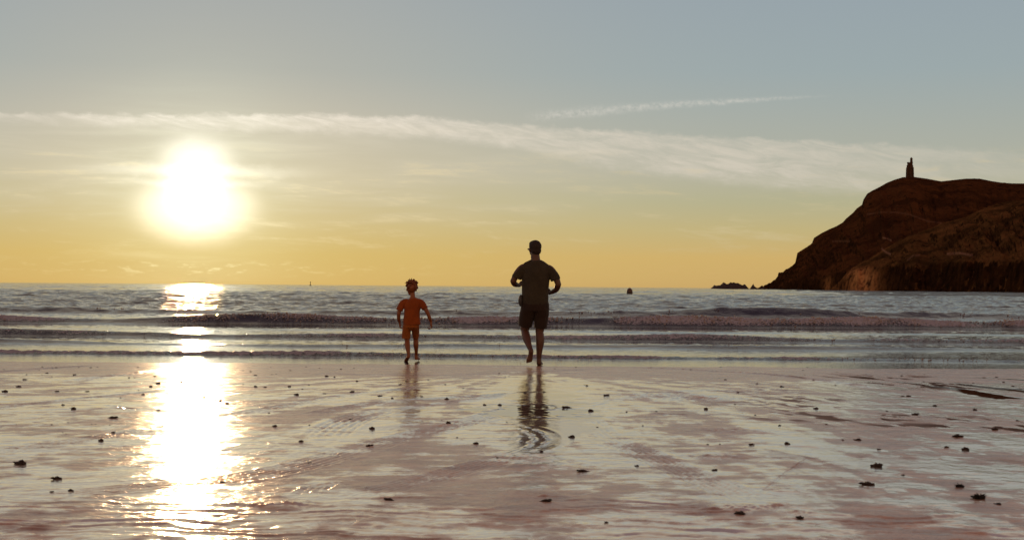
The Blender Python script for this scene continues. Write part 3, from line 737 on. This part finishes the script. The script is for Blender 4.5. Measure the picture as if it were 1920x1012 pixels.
# ------------------------------------------------------------------ figures
def catmull(P, n):
    P = np.array(P, float); t = np.linspace(0, len(P) - 1, n); out = []
    for v in t:
        i = min(int(v), len(P) - 2); f = v - i
        p0, p1, p2, p3 = P[max(i - 1, 0)], P[i], P[i + 1], P[min(i + 2, len(P) - 1)]
        out.append(0.5 * ((2 * p1) + (-p0 + p2) * f + (2 * p0 - 5 * p1 + 4 * p2 - p3) * f * f + (-p0 + 3 * p1 - 3 * p2 + p3) * f ** 3))
    return np.array(out)
def tube(bm, pts, rad, n=None, seg=14, ref=(0, 1, 0), cap=True):
    """tapering limb through pts; rad = list of r or (r_side, r_ref)"""
    rad = [(r, r) if isinstance(r, (int, float)) else r for r in rad]
    if len(pts) == 2: pts = [pts[0], tuple((np.array(pts[0]) + np.array(pts[1])) / 2), pts[1]]; rad = [rad[0], tuple((np.array(rad[0]) + np.array(rad[1])) / 2), rad[1]]
    n = n or len(pts) * 5
    C = catmull(pts, n); Rr = catmull([(a, b_, 0) for a, b_ in rad], n)[:, :2]
    Tn = np.gradient(C, axis=0); Tn /= np.linalg.norm(Tn, axis=1)[:, None] + 1e-9
    rings = []
    ref = np.array(ref, float)
    rr = [(C[k], Tn[k], Rr[k]) for k in range(n)]
    if cap:
        def capr(c, t_, r, sgn):
            out = []
            for a in (0.35, 0.7, 0.9):
                out.append((c + sgn * t_ * a * min(r), t_, r * math.sqrt(1 - a * a)))
            return out
        rr = capr(C[0], Tn[0], Rr[0], -1)[::-1] + rr + capr(C[-1], Tn[-1], Rr[-1], 1)
    for c_, t_, r in rr:
        s_ = np.cross(t_, ref); s_ /= np.linalg.norm(s_) + 1e-9; f_ = np.cross(s_, t_)
        rings.append([bm.verts.new(tuple(c_ + s_ * r[0] * math.cos(2 * math.pi * k / seg) + f_ * r[1] * math.sin(2 * math.pi * k / seg))) for k in range(seg)])
    for a, c_ in zip(rings[:-1], rings[1:]):
        for k in range(seg): bm.faces.new((a[k], a[(k + 1) % seg], c_[(k + 1) % seg], c_[k]))
    bm.faces.new(rings[0][::-1]); bm.faces.new(rings[-1])
def ball(bm, c_, r, seg=14):
    r = (r, r, r) if isinstance(r, (int, float)) else r
    m = Matrix.Translation(c_) @ Matrix.Diagonal((*r, 1))
    bmesh.ops.create_uvsphere(bm, u_segments=seg, v_segments=seg // 2 + 2, radius=1, matrix=m)
def fuse(name, bm, vox, mat, parent, sm=3, wrinkle=None, seed=0):
    """union everything in bm into one continuous skin"""
    me = bpy.data.meshes.new(name); bmesh.ops.recalc_face_normals(bm, faces=bm.faces); bm.to_mesh(me); bm.free()
    tmp = bpy.data.objects.new('tmp', me); col.objects.link(tmp)
    md = tmp.modifiers.new('r', 'REMESH'); md.mode = 'VOXEL'; md.voxel_size = vox
    if sm: s_ = tmp.modifiers.new('s', 'SMOOTH'); s_.iterations = sm; s_.factor = .5
    dg = bpy.context.evaluated_depsgraph_get(); dg.update()
    out = bpy.data.meshes.new_from_object(tmp.evaluated_get(dg)); out.name = name
    bpy.data.objects.remove(tmp)
    if wrinkle:
        n = len(out.vertices); co = np.empty(n * 3, np.float32); out.vertices.foreach_get('co', co); co = co.reshape(-1, 3)
        no = np.empty(n * 3, np.float32); out.vertices.foreach_get('normal', no); no = no.reshape(-1, 3)
        a = fbm(co[:, 0] / .11 + .6 * co[:, 2] / .11, co[:, 2] / .16 + co[:, 1] / .1, 3, .55, seed=seed)
        a += .6 * (1 - np.abs(fbm(co[:, 0] / .06 + co[:, 1] / .08, co[:, 2] / .13 + co[:, 0] / .1, 2, .5, seed=seed + 3)) * 3)
        co += no * (a * wrinkle)[:, None]; out.vertices.foreach_set('co', co.ravel()); out.update()
    return link(name, out, mat, parent)
def hand(bm, w, d, nrm_, side, k=1.0, curl=.8):
    """palm with five separate bent fingers; w wrist, d direction, nrm_ palm normal, side towards the thumb"""
    w, d, q, s_ = (np.array(v, float) for v in (w, d, nrm_, side))
    d /= np.linalg.norm(d); q = q - d * (q @ d); q /= np.linalg.norm(q); s_ = np.cross(d, q) * (1 if np.cross(d, q) @ s_ > 0 else -1)
    tube(bm, [tuple(w), tuple(w + d * .045 * k), tuple(w + d * .085 * k)], [(.026 * k, .019 * k), (.037 * k, .017 * k), (.036 * k, .014 * k)], ref=tuple(q))
    for j, (off, L) in enumerate(((.029, .072), (.010, .080), (-.010, .075), (-.028, .058))):
        p0 = w + d * .088 * k + s_ * off * k; P = [p0]; a = 0.0
        for f_ in (.45, .32, .23):
            a += curl * (0.75 + .06 * j); P.append(P[-1] + (d * math.cos(a) + q * math.sin(a)) * L * f_ * k)
        tube(bm, [tuple(v) for v in P], [.0092 * k, .0088 * k, .008 * k, .0068 * k], n=10, seg=8, ref=tuple(s_))
    p0 = w + d * .025 * k + s_ * .03 * k
    tube(bm, [tuple(p0), tuple(p0 + (s_ * .6 + d * .7 + q * .3) * .032 * k), tuple(p0 + (s_ * .5 + d * 1.4 + q * 1.1) * .034 * k)], [.013 * k, .0105 * k, .008 * k], n=9, seg=8, ref=tuple(q))
def foot(bm, ankle, heel, toe, up, k=1.0):
    A, H, T_, u_ = (np.array(v, float) for v in (ankle, heel, toe, up))
    f = T_ - H; L = np.linalg.norm(f); f /= L; u_ = u_ - f * (u_ @ f); u_ /= np.linalg.norm(u_); s_ = np.cross(f, u_)
    tube(bm, [tuple(A + u_ * .02 * k), tuple(A * .5 + H * .5 + f * .01), tuple(H + f * .03 * k + u_ * .03 * k)], [.034 * k, .036 * k, .033 * k], ref=tuple(f))
    tube(bm, [tuple(H + f * .035 * k + u_ * .032 * k), tuple(H + f * L * .4 + u_ * .036 * k), tuple(H + f * L * .72 + u_ * .022 * k)], [(.033 * k, .032 * k), (.036 * k, .032 * k), (.045 * k, .020 * k)], ref=tuple(u_))
    tube(bm, [tuple(A), tuple(H + f * L * .45 + u_ * .04 * k), tuple(H + f * L * .7 + u_ * .025 * k)], [.033 * k, .03 * k, .02 * k], ref=tuple(u_))
    for j, off in enumerate((-.030, -.012, .003, .018, .032)):
        p0 = H + f * L * (.74 - .02 * j) + s_ * off * k + u_ * .015 * k
        tube(bm, [tuple(p0), tuple(p0 + f * L * (.16 - .018 * j)), tuple(p0 + f * L * (.23 - .02 * j) - u_ * .004 * k)], [(.013 - .001 * j) * k, (.011 - .0009 * j) * k, .009 * k], n=8, seg=8, ref=tuple(u_))
def head_shape(bm, c_, k=1.0, yaw=0.0):
    """skull, face, jaw, ears; faces +Y turned by yaw"""
    Mx = Matrix.Translation(c_) @ Matrix.Rotation(yaw, 4, 'Z')
    def b_(p, r):
        m = Mx @ Matrix.Translation(Vector(p) * k) @ Matrix.Diagonal((*[v * k for v in r], 1))
        bmesh.ops.create_uvsphere(bm, u_segments=18, v_segments=12, radius=1, matrix=m)
    b_((0, -.012, .025), (.077, .097, .088)); b_((0, .025, -.03), (.064, .072, .085)); b_((0, .05, -.085), (.036, .034, .026))
    b_((0, .085, .03), (.05, .02, .016)); b_((0, .112, -.022), (.012, .018, .014)); b_((0, .100, .002), (.009, .012, .03)); b_((0, .094, -.058), (.024, .012, .008)); b_((0, .09, -.07), (.02, .012, .007))
    for sx in (-1, 1): b_((sx * .030, .082, -.025), (.022, .02, .018)); b_((sx * .082, -.002, -.01), (.010, .018, .030)); b_((sx * .079, .002, -.03), (.009, .012, .014))
    return Mx
m_skin = simple_mat('tanned_skin', (0.085, .034, .017), .5, .12, 12)
m_skin2 = simple_mat('flare_tinted_skin', (0.21, .058, .012), .5, .12, 12)  # orange lens flare over the boy painted into his skin colour
m_hair = simple_mat('dark_hair', (0.018, .008, .005), .8, .4, 60, .01)
m_hair2 = simple_mat('flare_tinted_hair', (0.16, .045, .008), .7, .3, 60, .01)  # flare glow mixed into the boy's hair colour
def cloth(name, c_, trans=0.0):
    m, t, b, g = new_mat(name)
    v = objco(t); n = g.noise(v, 9.0, 5, .6); w_ = g.noise(v, 220.0, 2, .5)
    setc(t, b, 'Base Color', g.mix(g.ss(n, .3, .7), tuple(q * .85 for q in c_), tuple(q * 1.15 for q in c_)))
    setc(t, b, 'Roughness', .85); b.inputs['Specular IOR Level'].default_value = .25; b.inputs['Sheen Weight'].default_value = .1
    bump(t, b, g.m('ADD', n, g.m('MULTIPLY', w_, .15)), .012)
    return m
m_tee = cloth('grey_green_cotton', (0.036, .029, .018))
m_shorts = cloth('dark_brown_cotton', (0.022, .012, .008))
m_tee2 = cloth('flare_tinted_tee', (0.24, .048, .004))  # boy's shirt, its orange is lens-flare tint put into the cloth colour
m_shorts2 = cloth('flare_tinted_shorts', (0.27, .072, .010))  # boy's shorts, coloured with the same flare tint
m_eye = simple_mat('eye_white', (0.6, .58, .55), .2, .05, 30)

def eyes(Mx, k, parent):
    for sx in (-1, 1):
        bm = bmesh.new(); ball(bm, (0, 0, 0), .0125 * k, 12)
        o = bm_obj('eye', bm, m_eye, parent, True); o.location = Mx @ (Vector((sx * .031, .083, .004)) * k)

# ---- the man, jogging away, right foot down, left foot swung back
mp = ground(1012, 684.5)
YM = mp[1]
SX = at(1003, 600, YM)[0]
man = empty('person', (SX, YM, -0.006))
tag(man, 'man in grey green t-shirt and dark shorts running barefoot towards the sea', 'person')
bm = bmesh.new()
# torso
tube(bm, [(0, 0, .90), (0, 0, .96), (.0, .01, 1.08), (.01, .02, 1.25), (.015, .02, 1.40), (.012, .01, 1.49), (.008, .01, 1.54)],
     [(.13, .09), (.155, .11), (.160, .120), (.18, .125), (.185, .115), (.12, .075), (.06, .06)], seg=24)
tube(bm, [(.008, .01, 1.48), (.0, .02, 1.56), (-.006, .03, 1.64)], [.078, .069, .064], seg=16)
Mh = head_shape(bm, (-.012, .045, 1.700), 1.0, R(24))
# left arm (image left): elbow out, forearm forward
LS, LE, LW = (-.180, .0, 1.425), (-.322, .0, 1.235), (-.235, .25, 1.17)
tube(bm, [(-.09, .0, 1.42), LS, (-.265, -.01, 1.34), LE], [.05, .058, .053, .043])
tube(bm, [LE, (-.30, .12, 1.19), LW], [.045, .042, .027])
hand(bm, LW, (.35, .9, .25), (1, -.2, -.2), (0, 0, 1), 1.05, .9)
RS, RE, RW = (.200, .0, 1.415), (.335, -.03, 1.19), (.235, .19, 1.065)
tube(bm, [(.10, .0, 1.41), RS, (.285, -.02, 1.32), RE], [.05, .058, .053, .043])
tube(bm, [RE, (.31, .09, 1.115), RW], [.045, .042, .027])
hand(bm, RW, (-.4, .85, .1), (-1, -.2, -.1), (0, 0, 1), 1.05, .9)
# legs
HR, KR, AR = (.09, 0, .88), (.068, .035, .49), (.062, -.02, .085)
tube(bm, [HR, (.085, .03, .68), KR], [.098, .088, .060])
tube(bm, [KR, (.078, -.012, .37), (.066, -.02, .2), AR], [.058, .063, .044, .034])
foot(bm, AR, (.064, -.06, .0), (.085, .195, .0), (0, 0, 1), 1.05)
HL, KL, AL = (-.09, 0, .88), (-.145, .09, .505), (-.060, -.21, .235)
tube(bm, [HL, (-.125, .06, .69), KL], [.098, .086, .060])
tube(bm, [KL, (-.125, -.03, .42), (-.09, -.14, .31), AL], [.058, .062, .044, .034])
foot(bm, AL, (-.048, -.265, .225), (-.088, -.225, -.008 + .05), (0, -1, -.25) if False else (0, 1, .2), 1.02)
body = fuse('body', bm, .0062, m_skin, man, 2)
eyes(Mh, 1.06, body)
# hair: short crop
bm = bmesh.new()
Mi = Mh
def hb(p, r):
    m = Mi @ Matrix.Translation(Vector(p) * 1.06) @ Matrix.Diagonal((*[v * 1.06 for v in r], 1))
    bmesh.ops.create_uvsphere(bm, u_segments=20, v_segments=14, radius=1, matrix=m)
hb((0, -.022, .038), (.084, .098, .086)); hb((0, -.050, -.018), (.074, .060, .066)); hb((0, .01, .07), (.070, .085, .052))
fuse('hair', bm, .006, m_hair, body, 1, .0035, 4)
# t-shirt
bm = bmesh.new()
tube(bm, [(-.002, .0, .885), (0, .0, .97), (.0, .01, 1.10), (.006, .015, 1.25), (.014, .015, 1.38), (.013, .01, 1.465), (.006, .008, 1.535)],
     [(.196, .15), (.195, .148), (.195, .145), (.203, .145), (.212, .135), (.172, .105), (.078, .075)], seg=28, cap=False)
tube(bm, [(0, .01, 1.505), (-.10, .0, 1.475), (-.175, .0, 1.425)], [.060, .052, .050], seg=16, cap=False)
tube(bm, [(.01, .01, 1.505), (.11, .0, 1.468), (.195, .0, 1.412)], [.060, .052, .050], seg=16, cap=False)
tube(bm, [(-.09, .005, 1.42), (-.172, .0, 1.412), (-.250, -.005, 1.325), (-.278, -.003, 1.275)], [.055, .068, .070, .074], seg=16, cap=False)
tube(bm, [(.10, .005, 1.42), (.192, .0, 1.402), (.270, -.015, 1.320), (.298, -.02, 1.250)], [.055, .068, .070, .075], seg=16, cap=False)
fuse('t_shirt', bm, .0075, m_tee, man, 3, .0035, 9)
# shorts
bm = bmesh.new()
tube(bm, [(0, 0, .93), (0, 0, .88), (-.002, 0, .80)], [(.195, .14), (.205, .15), (.200, .145)], seg=28, cap=False)
tube(bm, [(-.095, .0, .84), (-.125, .04, .70), (-.140, .07, .575)], [(.112, .125), (.108, .115), (.100, .11)], seg=20, cap=False)
tube(bm, [(.095, .0, .84), (.093, .02, .70), (.078, .03, .545)], [(.112, .125), (.105, .112), (.090, .105)], seg=20, cap=False)
fuse('shorts', bm, .0075, m_shorts, man, 3, .0035, 14)
# pouch on the waistband
bm = bmesh.new(); tube(bm, [(-.208, -.035, 1.01), (-.214, -.035, .95), (-.208, -.03, .89)], [(.026, .045), (.034, .055), (.028, .045)], seg=14)
pch = fuse('belt_pouch', bm, .006, m_iron, man, 2)
bm = bmesh.new(); boxm(bm, -.250, -.246, -.06, -.01, .962, .972); bm_obj('zip', bm, m_dark, pch)
# phone strap / glasses arm seen beside his face
bm = bmesh.new()
for sx in (-1, 1):
    p0, p1 = Mh @ (Vector((sx * .082, .0, .008)) * 1.06), Mh @ (Vector((sx * .062, .098, .006)) * 1.06)
    tube(bm, [tuple(p0), tuple(p1)], [.004, .004], n=6, seg=6, ref=(0, 0, 1))
    p2 = Mh @ (Vector((sx * .033, .112, .002)) * 1.06); ball(bm, p2, (.024, .008, .017), 10)
pb = Mh @ (Vector((0, .118, .004)) * 1.06); tube(bm, [tuple(Mh @ (Vector((-.02, .114, .004)) * 1.06)), tuple(pb), tuple(Mh @ (Vector((.02, .114, .004)) * 1.06))], [.004] * 3, n=6, seg=6, ref=(0, 0, 1))
fuse('glasses', bm, .0028, m_dark, man, 0)

# ---- the boy
bp = ground(766, 677.0)
YBY = bp[1]
BX = at(771, 600, YBY)[0]
boy = empty('person', (BX, YBY, -0.022))
tag(boy, 'curly haired boy in flare-tinted t-shirt and shorts paddling at the edge of the waves', 'person')
bm = bmesh.new()
tube(bm, [(.0, 0, .55), (0, 0, .62), (.005, .0, .74), (.012, .01, .86), (.02, .005, .94), (.018, 0, .985)], [(.10, .075), (.108, .08), (.10, .078), (.112, .08), (.105, .07), (.045, .042)], seg=20)
tube(bm, [(.018, 0, .95), (.018, .005, 1.0), (.014, .015, 1.05)], [.044, .039, .038], seg=14)
Mb = head_shape(bm, (.0, .02, 1.118), .90, R(14))
tube(bm, [(-.06, 0, .935), (-.125, 0, .905), (-.175, .0, .80), (-.190, -.01, .74)], [.036, .039, .034, .029])
tube(bm, [(-.190, -.01, .74), (-.192, .02, .67), (-.180, .06, .61)], [.029, .028, .021])
hand(bm, (-.180, .06, .61), (.1, .25, -1), (1, .1, 0), (0, 1, 0), .88, .85)
tube(bm, [(.08, 0, .935), (.145, 0, .91), (.215, -.02, .82), (.258, -.03, .745)], [.036, .039, .034, .029])
tube(bm, [(.258, -.03, .745), (.282, -.02, .68), (.300, .0, .625)], [.029, .028, .021])
hand(bm, (.300, .0, .625), (.12, .1, -1), (-1, .1, 0), (0, 1, 0), .92, .85)
# left leg trailing and pushing off, right leg forward
KLb, ALb = (-.060, .02, .335), (-.028, -.075, .105)
tube(bm, [(-.055, 0, .60), (-.068, .03, .46), KLb], [.062, .054, .040])
tube(bm, [KLb, (-.050, -.03, .25), (-.034, -.065, .16), ALb], [.039, .041, .028, .022])
foot(bm, ALb, (-.030, -.115, .085), (-.080, .02, .0), (0, .4, .9), .74)
KRb, ARb = (.062, .16, .35), (.068, .17, .10)
tube(bm, [(.055, 0, .60), (.062, .10, .48), KRb], [.062, .054, .040])
tube(bm, [KRb, (.066, .135, .27), (.070, .15, .17), ARb], [.039, .041, .028, .022])
foot(bm, ARb, (.066, .135, .035), (.105, .33, .03), (0, -.1, 1), .74)
bb = fuse('body', bm, .0055, m_skin2, boy, 2)
eyes(Mb, .90, bb)
bm = bmesh.new(); rr = random.Random(5)
for _ in range(46):
    a = rr.uniform(0, 2 * math.pi); ph_ = rr.uniform(-.15, 1.45)
    r0 = .078
    p = Mb @ Vector((r0 * math.cos(a) * math.cos(ph_), -.012 + .09 * math.sin(a) * math.cos(ph_), .030 + .088 * math.sin(ph_)))
    if ph_ < .45 and math.sin(a) > .35: continue
    ball(bm, p, rr.uniform(.016, .026), 8)
for _ in range(60):
    a = rr.uniform(0, 2 * math.pi); ph_ = rr.uniform(.5, 1.35)
    n_ = Vector((math.cos(a) * math.cos(ph_), math.sin(a) * math.cos(ph_), math.sin(ph_)))
    p = Mb @ (Vector((0, -.012, .03)) + .088 * n_)
    q = p + n_ * rr.uniform(.02, .042) + Vector((rr.uniform(-.022, .016), rr.uniform(-.015, .015), rr.uniform(-.01, .014)))
    tube(bm, [tuple(p), tuple((p + q) / 2 + Vector((rr.uniform(-.01, .01), 0, .006))), tuple(q)], [.010, .008, .004], n=6, seg=6, ref=(.3, 1, .2))
fuse('hair', bm, .0042, m_hair2, bb, 0)
bm = bmesh.new()
tube(bm, [(.012, 0, .575), (.010, 0, .65), (.010, 0, .75), (.018, .005, .86), (.024, .0, .93), (.018, 0, .975)], [(.132, .098), (.128, .096), (.118, .092), (.128, .092), (.118, .082), (.056, .055)], seg=24, cap=False)
tube(bm, [(-.05, 0, .935), (-.118, 0, .908), (-.160, 0, .845), (-.182, -.004, .79)], [.040, .050, .050, .053], seg=14, cap=False)
tube(bm, [(.08, 0, .94), (.148, 0, .912), (.195, -.012, .845), (.212, -.018, .82)], [.040, .050, .049, .050], seg=14, cap=False)
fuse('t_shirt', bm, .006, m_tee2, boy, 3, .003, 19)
bm = bmesh.new()
tube(bm, [(0, 0, .63), (0, 0, .58), (0, 0, .53)], [(.112, .088), (.116, .092), (.115, .09)], seg=24, cap=False)
tube(bm, [(-.058, 0, .57), (-.072, .02, .47), (-.078, .03, .365)], [(.066, .078), (.066, .074), (.066, .072)], seg=18, cap=False)
tube(bm, [(.058, .0, .57), (.062, .08, .48), (.062, .14, .385)], [(.064, .078), (.058, .07), (.050, .066)], seg=18, cap=False)
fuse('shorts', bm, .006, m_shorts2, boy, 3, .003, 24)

# ------------------------------------------------------------------ lumps of sand and weed lying on the beach
m_lump = simple_mat('wet_lump', (0.055, .028, .016), .55, .5, 40, .01)
m_weed = simple_mat('dark_weed', (0.022, .014, .010), .5, .5, 60, .01)
def lump_mesh(seed, flat=.5, spiky=0.0, bits=4):
    r_ = random.Random(seed); bm = bmesh.new()
    for k in range(bits):
        s_ = 1 if k == 0 else r_.uniform(.3, .6)
        p = (0, 0, 0) if k == 0 else (r_.uniform(-.62, .62), r_.uniform(-.5, .5), r_.uniform(-.05, .22))
        bmesh.ops.create_icosphere(bm, subdivisions=3, radius=.5 * s_, matrix=Matrix.Translation(p) @ Matrix.Diagonal((1.25, 1, flat, 1)))
    me = bpy.data.meshes.new('lump'); 
    for v in bm.verts:
        d = float(fbm(np.array([v.co.x * 4.5 + seed]), np.array([v.co.y * 4.5 + v.co.z * 3]), 3, .6, seed=seed)[0])
        v.co *= 1 + .95 * d
    if spiky:
        for k in range(int(26 * spiky)):
            a = r_.uniform(0, 6.28); e_ = r_.uniform(.05, 1.1); L = r_.uniform(.45, .95)
            n_ = np.array([math.cos(a) * math.cos(e_), math.sin(a) * math.cos(e_), math.sin(e_) * .7])
            tube(bm, [tuple(n_ * .2), tuple(n_ * L * .6 + np.array([0, 0, .05])), tuple(n_ * L + np.array([r_.uniform(-.1, .1), 0, -.03]))], [.07, .06, .02], n=6, seg=6, ref=(.3, .2, 1))
    bm.to_mesh(me); bm.free(); me.polygons.foreach_set('use_smooth', [True] * len(me.polygons))
    return me
L_round = [lump_mesh(k, .85, 0, 4) for k in (1, 2, 3)]
L_flat = [lump_mesh(k + 10, .5, 0, 7) for k in (1, 2, 3)]
L_weed = [lump_mesh(k + 20, .5, 1.0, 4) for k in (1, 2)]
for me in L_round + L_flat: me.materials.append(m_lump)
for me in L_weed: me.materials.append(m_weed)
lr = random.Random(11)
def put(px, py, wpx, kind='r', label=None, name=None):
    p = ground(px, py, 0.03)
    dist = math.hypot(p[0], p[1]); wm = wpx * dist / FPX
    me = lr.choice({'r': L_round, 'f': L_flat, 'w': L_weed}[kind])
    nm = name or {'r': 'sand_lump', 'f': 'sand_lump', 'w': 'seaweed_clump'}[kind]
    o = bpy.data.objects.new(nm, me); col.objects.link(o)
    s_ = wm / (1.65 if label else 1.9)
    o.scale = (s_, s_ * lr.uniform(.8, 1.3), s_ * lr.uniform(.8, 1.15))
    o.rotation_euler = (0, 0, lr.uniform(-.5, .5) + (math.pi if lr.random() < .5 else 0))
    o.location = (p[0], p[1], sand_z(p[0], p[1]) + s_ * .07)
    if label: tag(o, label, 'seaweed' if kind == 'w' else 'sand lump')
    else:
        size = 'tiny dark speck' if wpx < 5 else 'small dark lump'
        side = next(w_ for lim, w_ in ((270, 'left of the white sun reflection'), (450, 'in or beside the white sun reflection'), (900, 'between the sun and man reflections'),
                                     (1110, 'close to the dark man reflection'), (1500, 'on pale sand right of the man reflection'), (9999, 'at the right below the headland')) if px < lim)
        band_ = 'near the waterline' if py < 735 else ('on mid beach' if py < 850 else 'in the foreground')
        tag(o, f'{size} {side}, {band_}', 'sand lump', f'{size}s {side}, {band_}')
    return o
BIG = [(40, 877, 22, 'r', 'dark lump of wet sand nearest the left edge, below the tyre tracks'), (107, 907, 16, 'r', 'dark lump of sand just right of and below the one nearest the left edge'),
       (211, 785, 18, 'f', 'flat brown lump left of the bright sun reflection, between two tyre tracks'), (1643, 882, 21, 'r', 'smooth rounded dark stone like lump above the crumbly one on the right'),
       (1627, 918, 23, 'r', 'crumbly sunlit brown lump on the right, nearer than the smooth rounded one'), (1799, 921, 19, 'w', 'dark ragged weed lump just left of and beyond the largest clump'),
       (1837, 944, 27, 'w', 'largest spiky black seaweed clump, near the lower right corner'), (1610, 829, 13, 'r', 'dark round lump left of the dark drained pools on the right'),
       (1795, 822, 18, 'f', 'brown lump with a lit top lying among the dark pools at right'), (1093, 891, 20, 'f', 'flat dark scatter of weed right of the foot of the man reflection'),
       (1073, 823, 13, 'r', 'small round dark lump right of the curved tyre print'), (730, 946, 18, 'f', 'low brown lump with a bright speck in the rippled foreground'),
       (1500, 985, 15, 'r', 'upright broken chunk of sand at the right end of the smooth scraped strip'), (1387, 975, 24, 'f', 'broken dark edge of sand at the left end of the smooth scraped strip'),
       (1810, 848, 15, 'r', 'dark double lump below the pools at the right'), (1531, 767, 9, 'r', 'dark dome shaped lump alone on the pale sand right of centre')]
for px, py, w, k, lb in BIG: put(px, py, w, k, lb)
SM = [(96, 933, 9), (132, 930, 13), (138, 769, 12), (118, 760, 8), (10, 734, 14), (35, 724, 12), (106, 733, 9), (163, 733, 8), (88, 697, 7), (297, 717, 10), (297, 770, 10), (190, 831, 12), (212, 814, 8), (565, 833, 13), (516, 802, 11),
      (580, 800, 5), (581, 873, 9), (416, 913, 14), (347, 747, 5), (383, 745, 9), (403, 750, 6), (414, 751, 7), (426, 756, 8), (140, 700, 7), (47, 709, 8), (698, 807, 15), (692, 841, 13), (840, 796, 12), (838, 748, 11), (937, 760, 10),
      (908, 759, 8), (1015, 853, 9), (1107, 771, 13), (1195, 880, 9), (893, 836, 13), (1023, 950, 22), (1137, 993, 8), (657, 787, 8), (1137, 741, 13), (1063, 765, 18), (1324, 768, 10), (1360, 709, 7), (1648, 848, 9), (1775, 843, 9),
      (1694, 898, 8), (1873, 955, 12), (1475, 836, 13), (1340, 889, 12), (1409, 837, 12), (1327, 837, 6), (1549, 797, 5), (1704, 742, 9), (1692, 742, 8), (1753, 761, 9), (1827, 769, 9), (1907, 790, 8), (1866, 808, 14), (1716, 778, 14), (1663, 771, 6),
      (479, 701, 7), (470, 693, 5), (545, 691, 5), (518, 698, 4), (612, 703, 9), (627, 704, 5), (557, 740, 10), (609, 737, 6), (479, 723, 8), (543, 723, 8), (567, 728, 6), (497, 724, 7), (396, 702, 6), (373, 700, 5), (362, 703, 8), (340, 714, 9), (290, 703, 9), (356, 691, 5), (283, 723, 8), (269, 739, 8),
      (669, 712, 6), (750, 719, 6), (835, 719, 5), (660, 734, 10), (712, 742, 9), (735, 746, 6), (790, 743, 6), (985, 735, 7), (1100, 721, 6), (1020, 733, 7), (988, 719, 6), (869, 726, 4), (761, 712, 4), (1420, 717, 5), (1465, 723, 9), (1505, 690, 4), (1629, 715, 5), (1655, 718, 5), (1690, 701, 6), (1732, 713, 5), (1825, 716, 5), (1845, 705, 6), (1868, 704, 6), (1882, 714, 6), (1900, 722, 6),
      (1567, 720, 4), (1384, 735, 7), (1378, 758, 5), (1416, 779, 5), (1462, 800, 6), (1350, 836, 4), (1205, 800, 4), (1120, 803, 5), (1010, 798, 5), (975, 803, 4), (932, 864, 5), (950, 793, 4), (1175, 773, 5), (1230, 772, 5), (1580, 829, 6), (1385, 922, 5)]
for q in SM: put(*q, lr.choice('rrf'))
for k in range(90):
    py = 684 + 150 * lr.random() ** 2.2; px = lr.uniform(-40, 1960) if lr.random() < .5 else lr.uniform(-20, 640)
    put(px, py, lr.uniform(2, 4.6), lr.choice('rff'))

# ------------------------------------------------------------------ drops kicked up round the feet
m_drop, t, b, g = new_mat('water_drops')
setc(t, b, 'Base Color', (0.75, .62, .45)); setc(t, b, 'Roughness', .15); b.inputs['Transmission Weight'].default_value = .5; b.inputs['IOR'].default_value = 1.33
bm = bmesh.new(); dr = random.Random(3)
def drops(cx, cy, n, sx, sy, sz, r0):
    for _ in range(n):
        zz = abs(dr.gauss(0, sz)) + .01
        bmesh.ops.create_icosphere(bm, subdivisions=1, radius=r0 * dr.uniform(.5, 1.4), matrix=Matrix.Translation((cx + dr.gauss(0, sx), cy + dr.gauss(0, sy), zz)))
drops(man.location.x + .0, YM + .3, 150, .42, .25, .10, .005)
drops(boy.location.x + .0, YBY + .4, 190, .40, .3, .12, .005)
drops(boy.location.x - .5, YBY + .6, 50, .35, .3, .10, .004)
sp_ = bm_obj('water_splash', bm, m_drop, None, True); tag(sp_, 'fine golden drops of water kicked up round the runners feet', 'splash', kind='stuff')
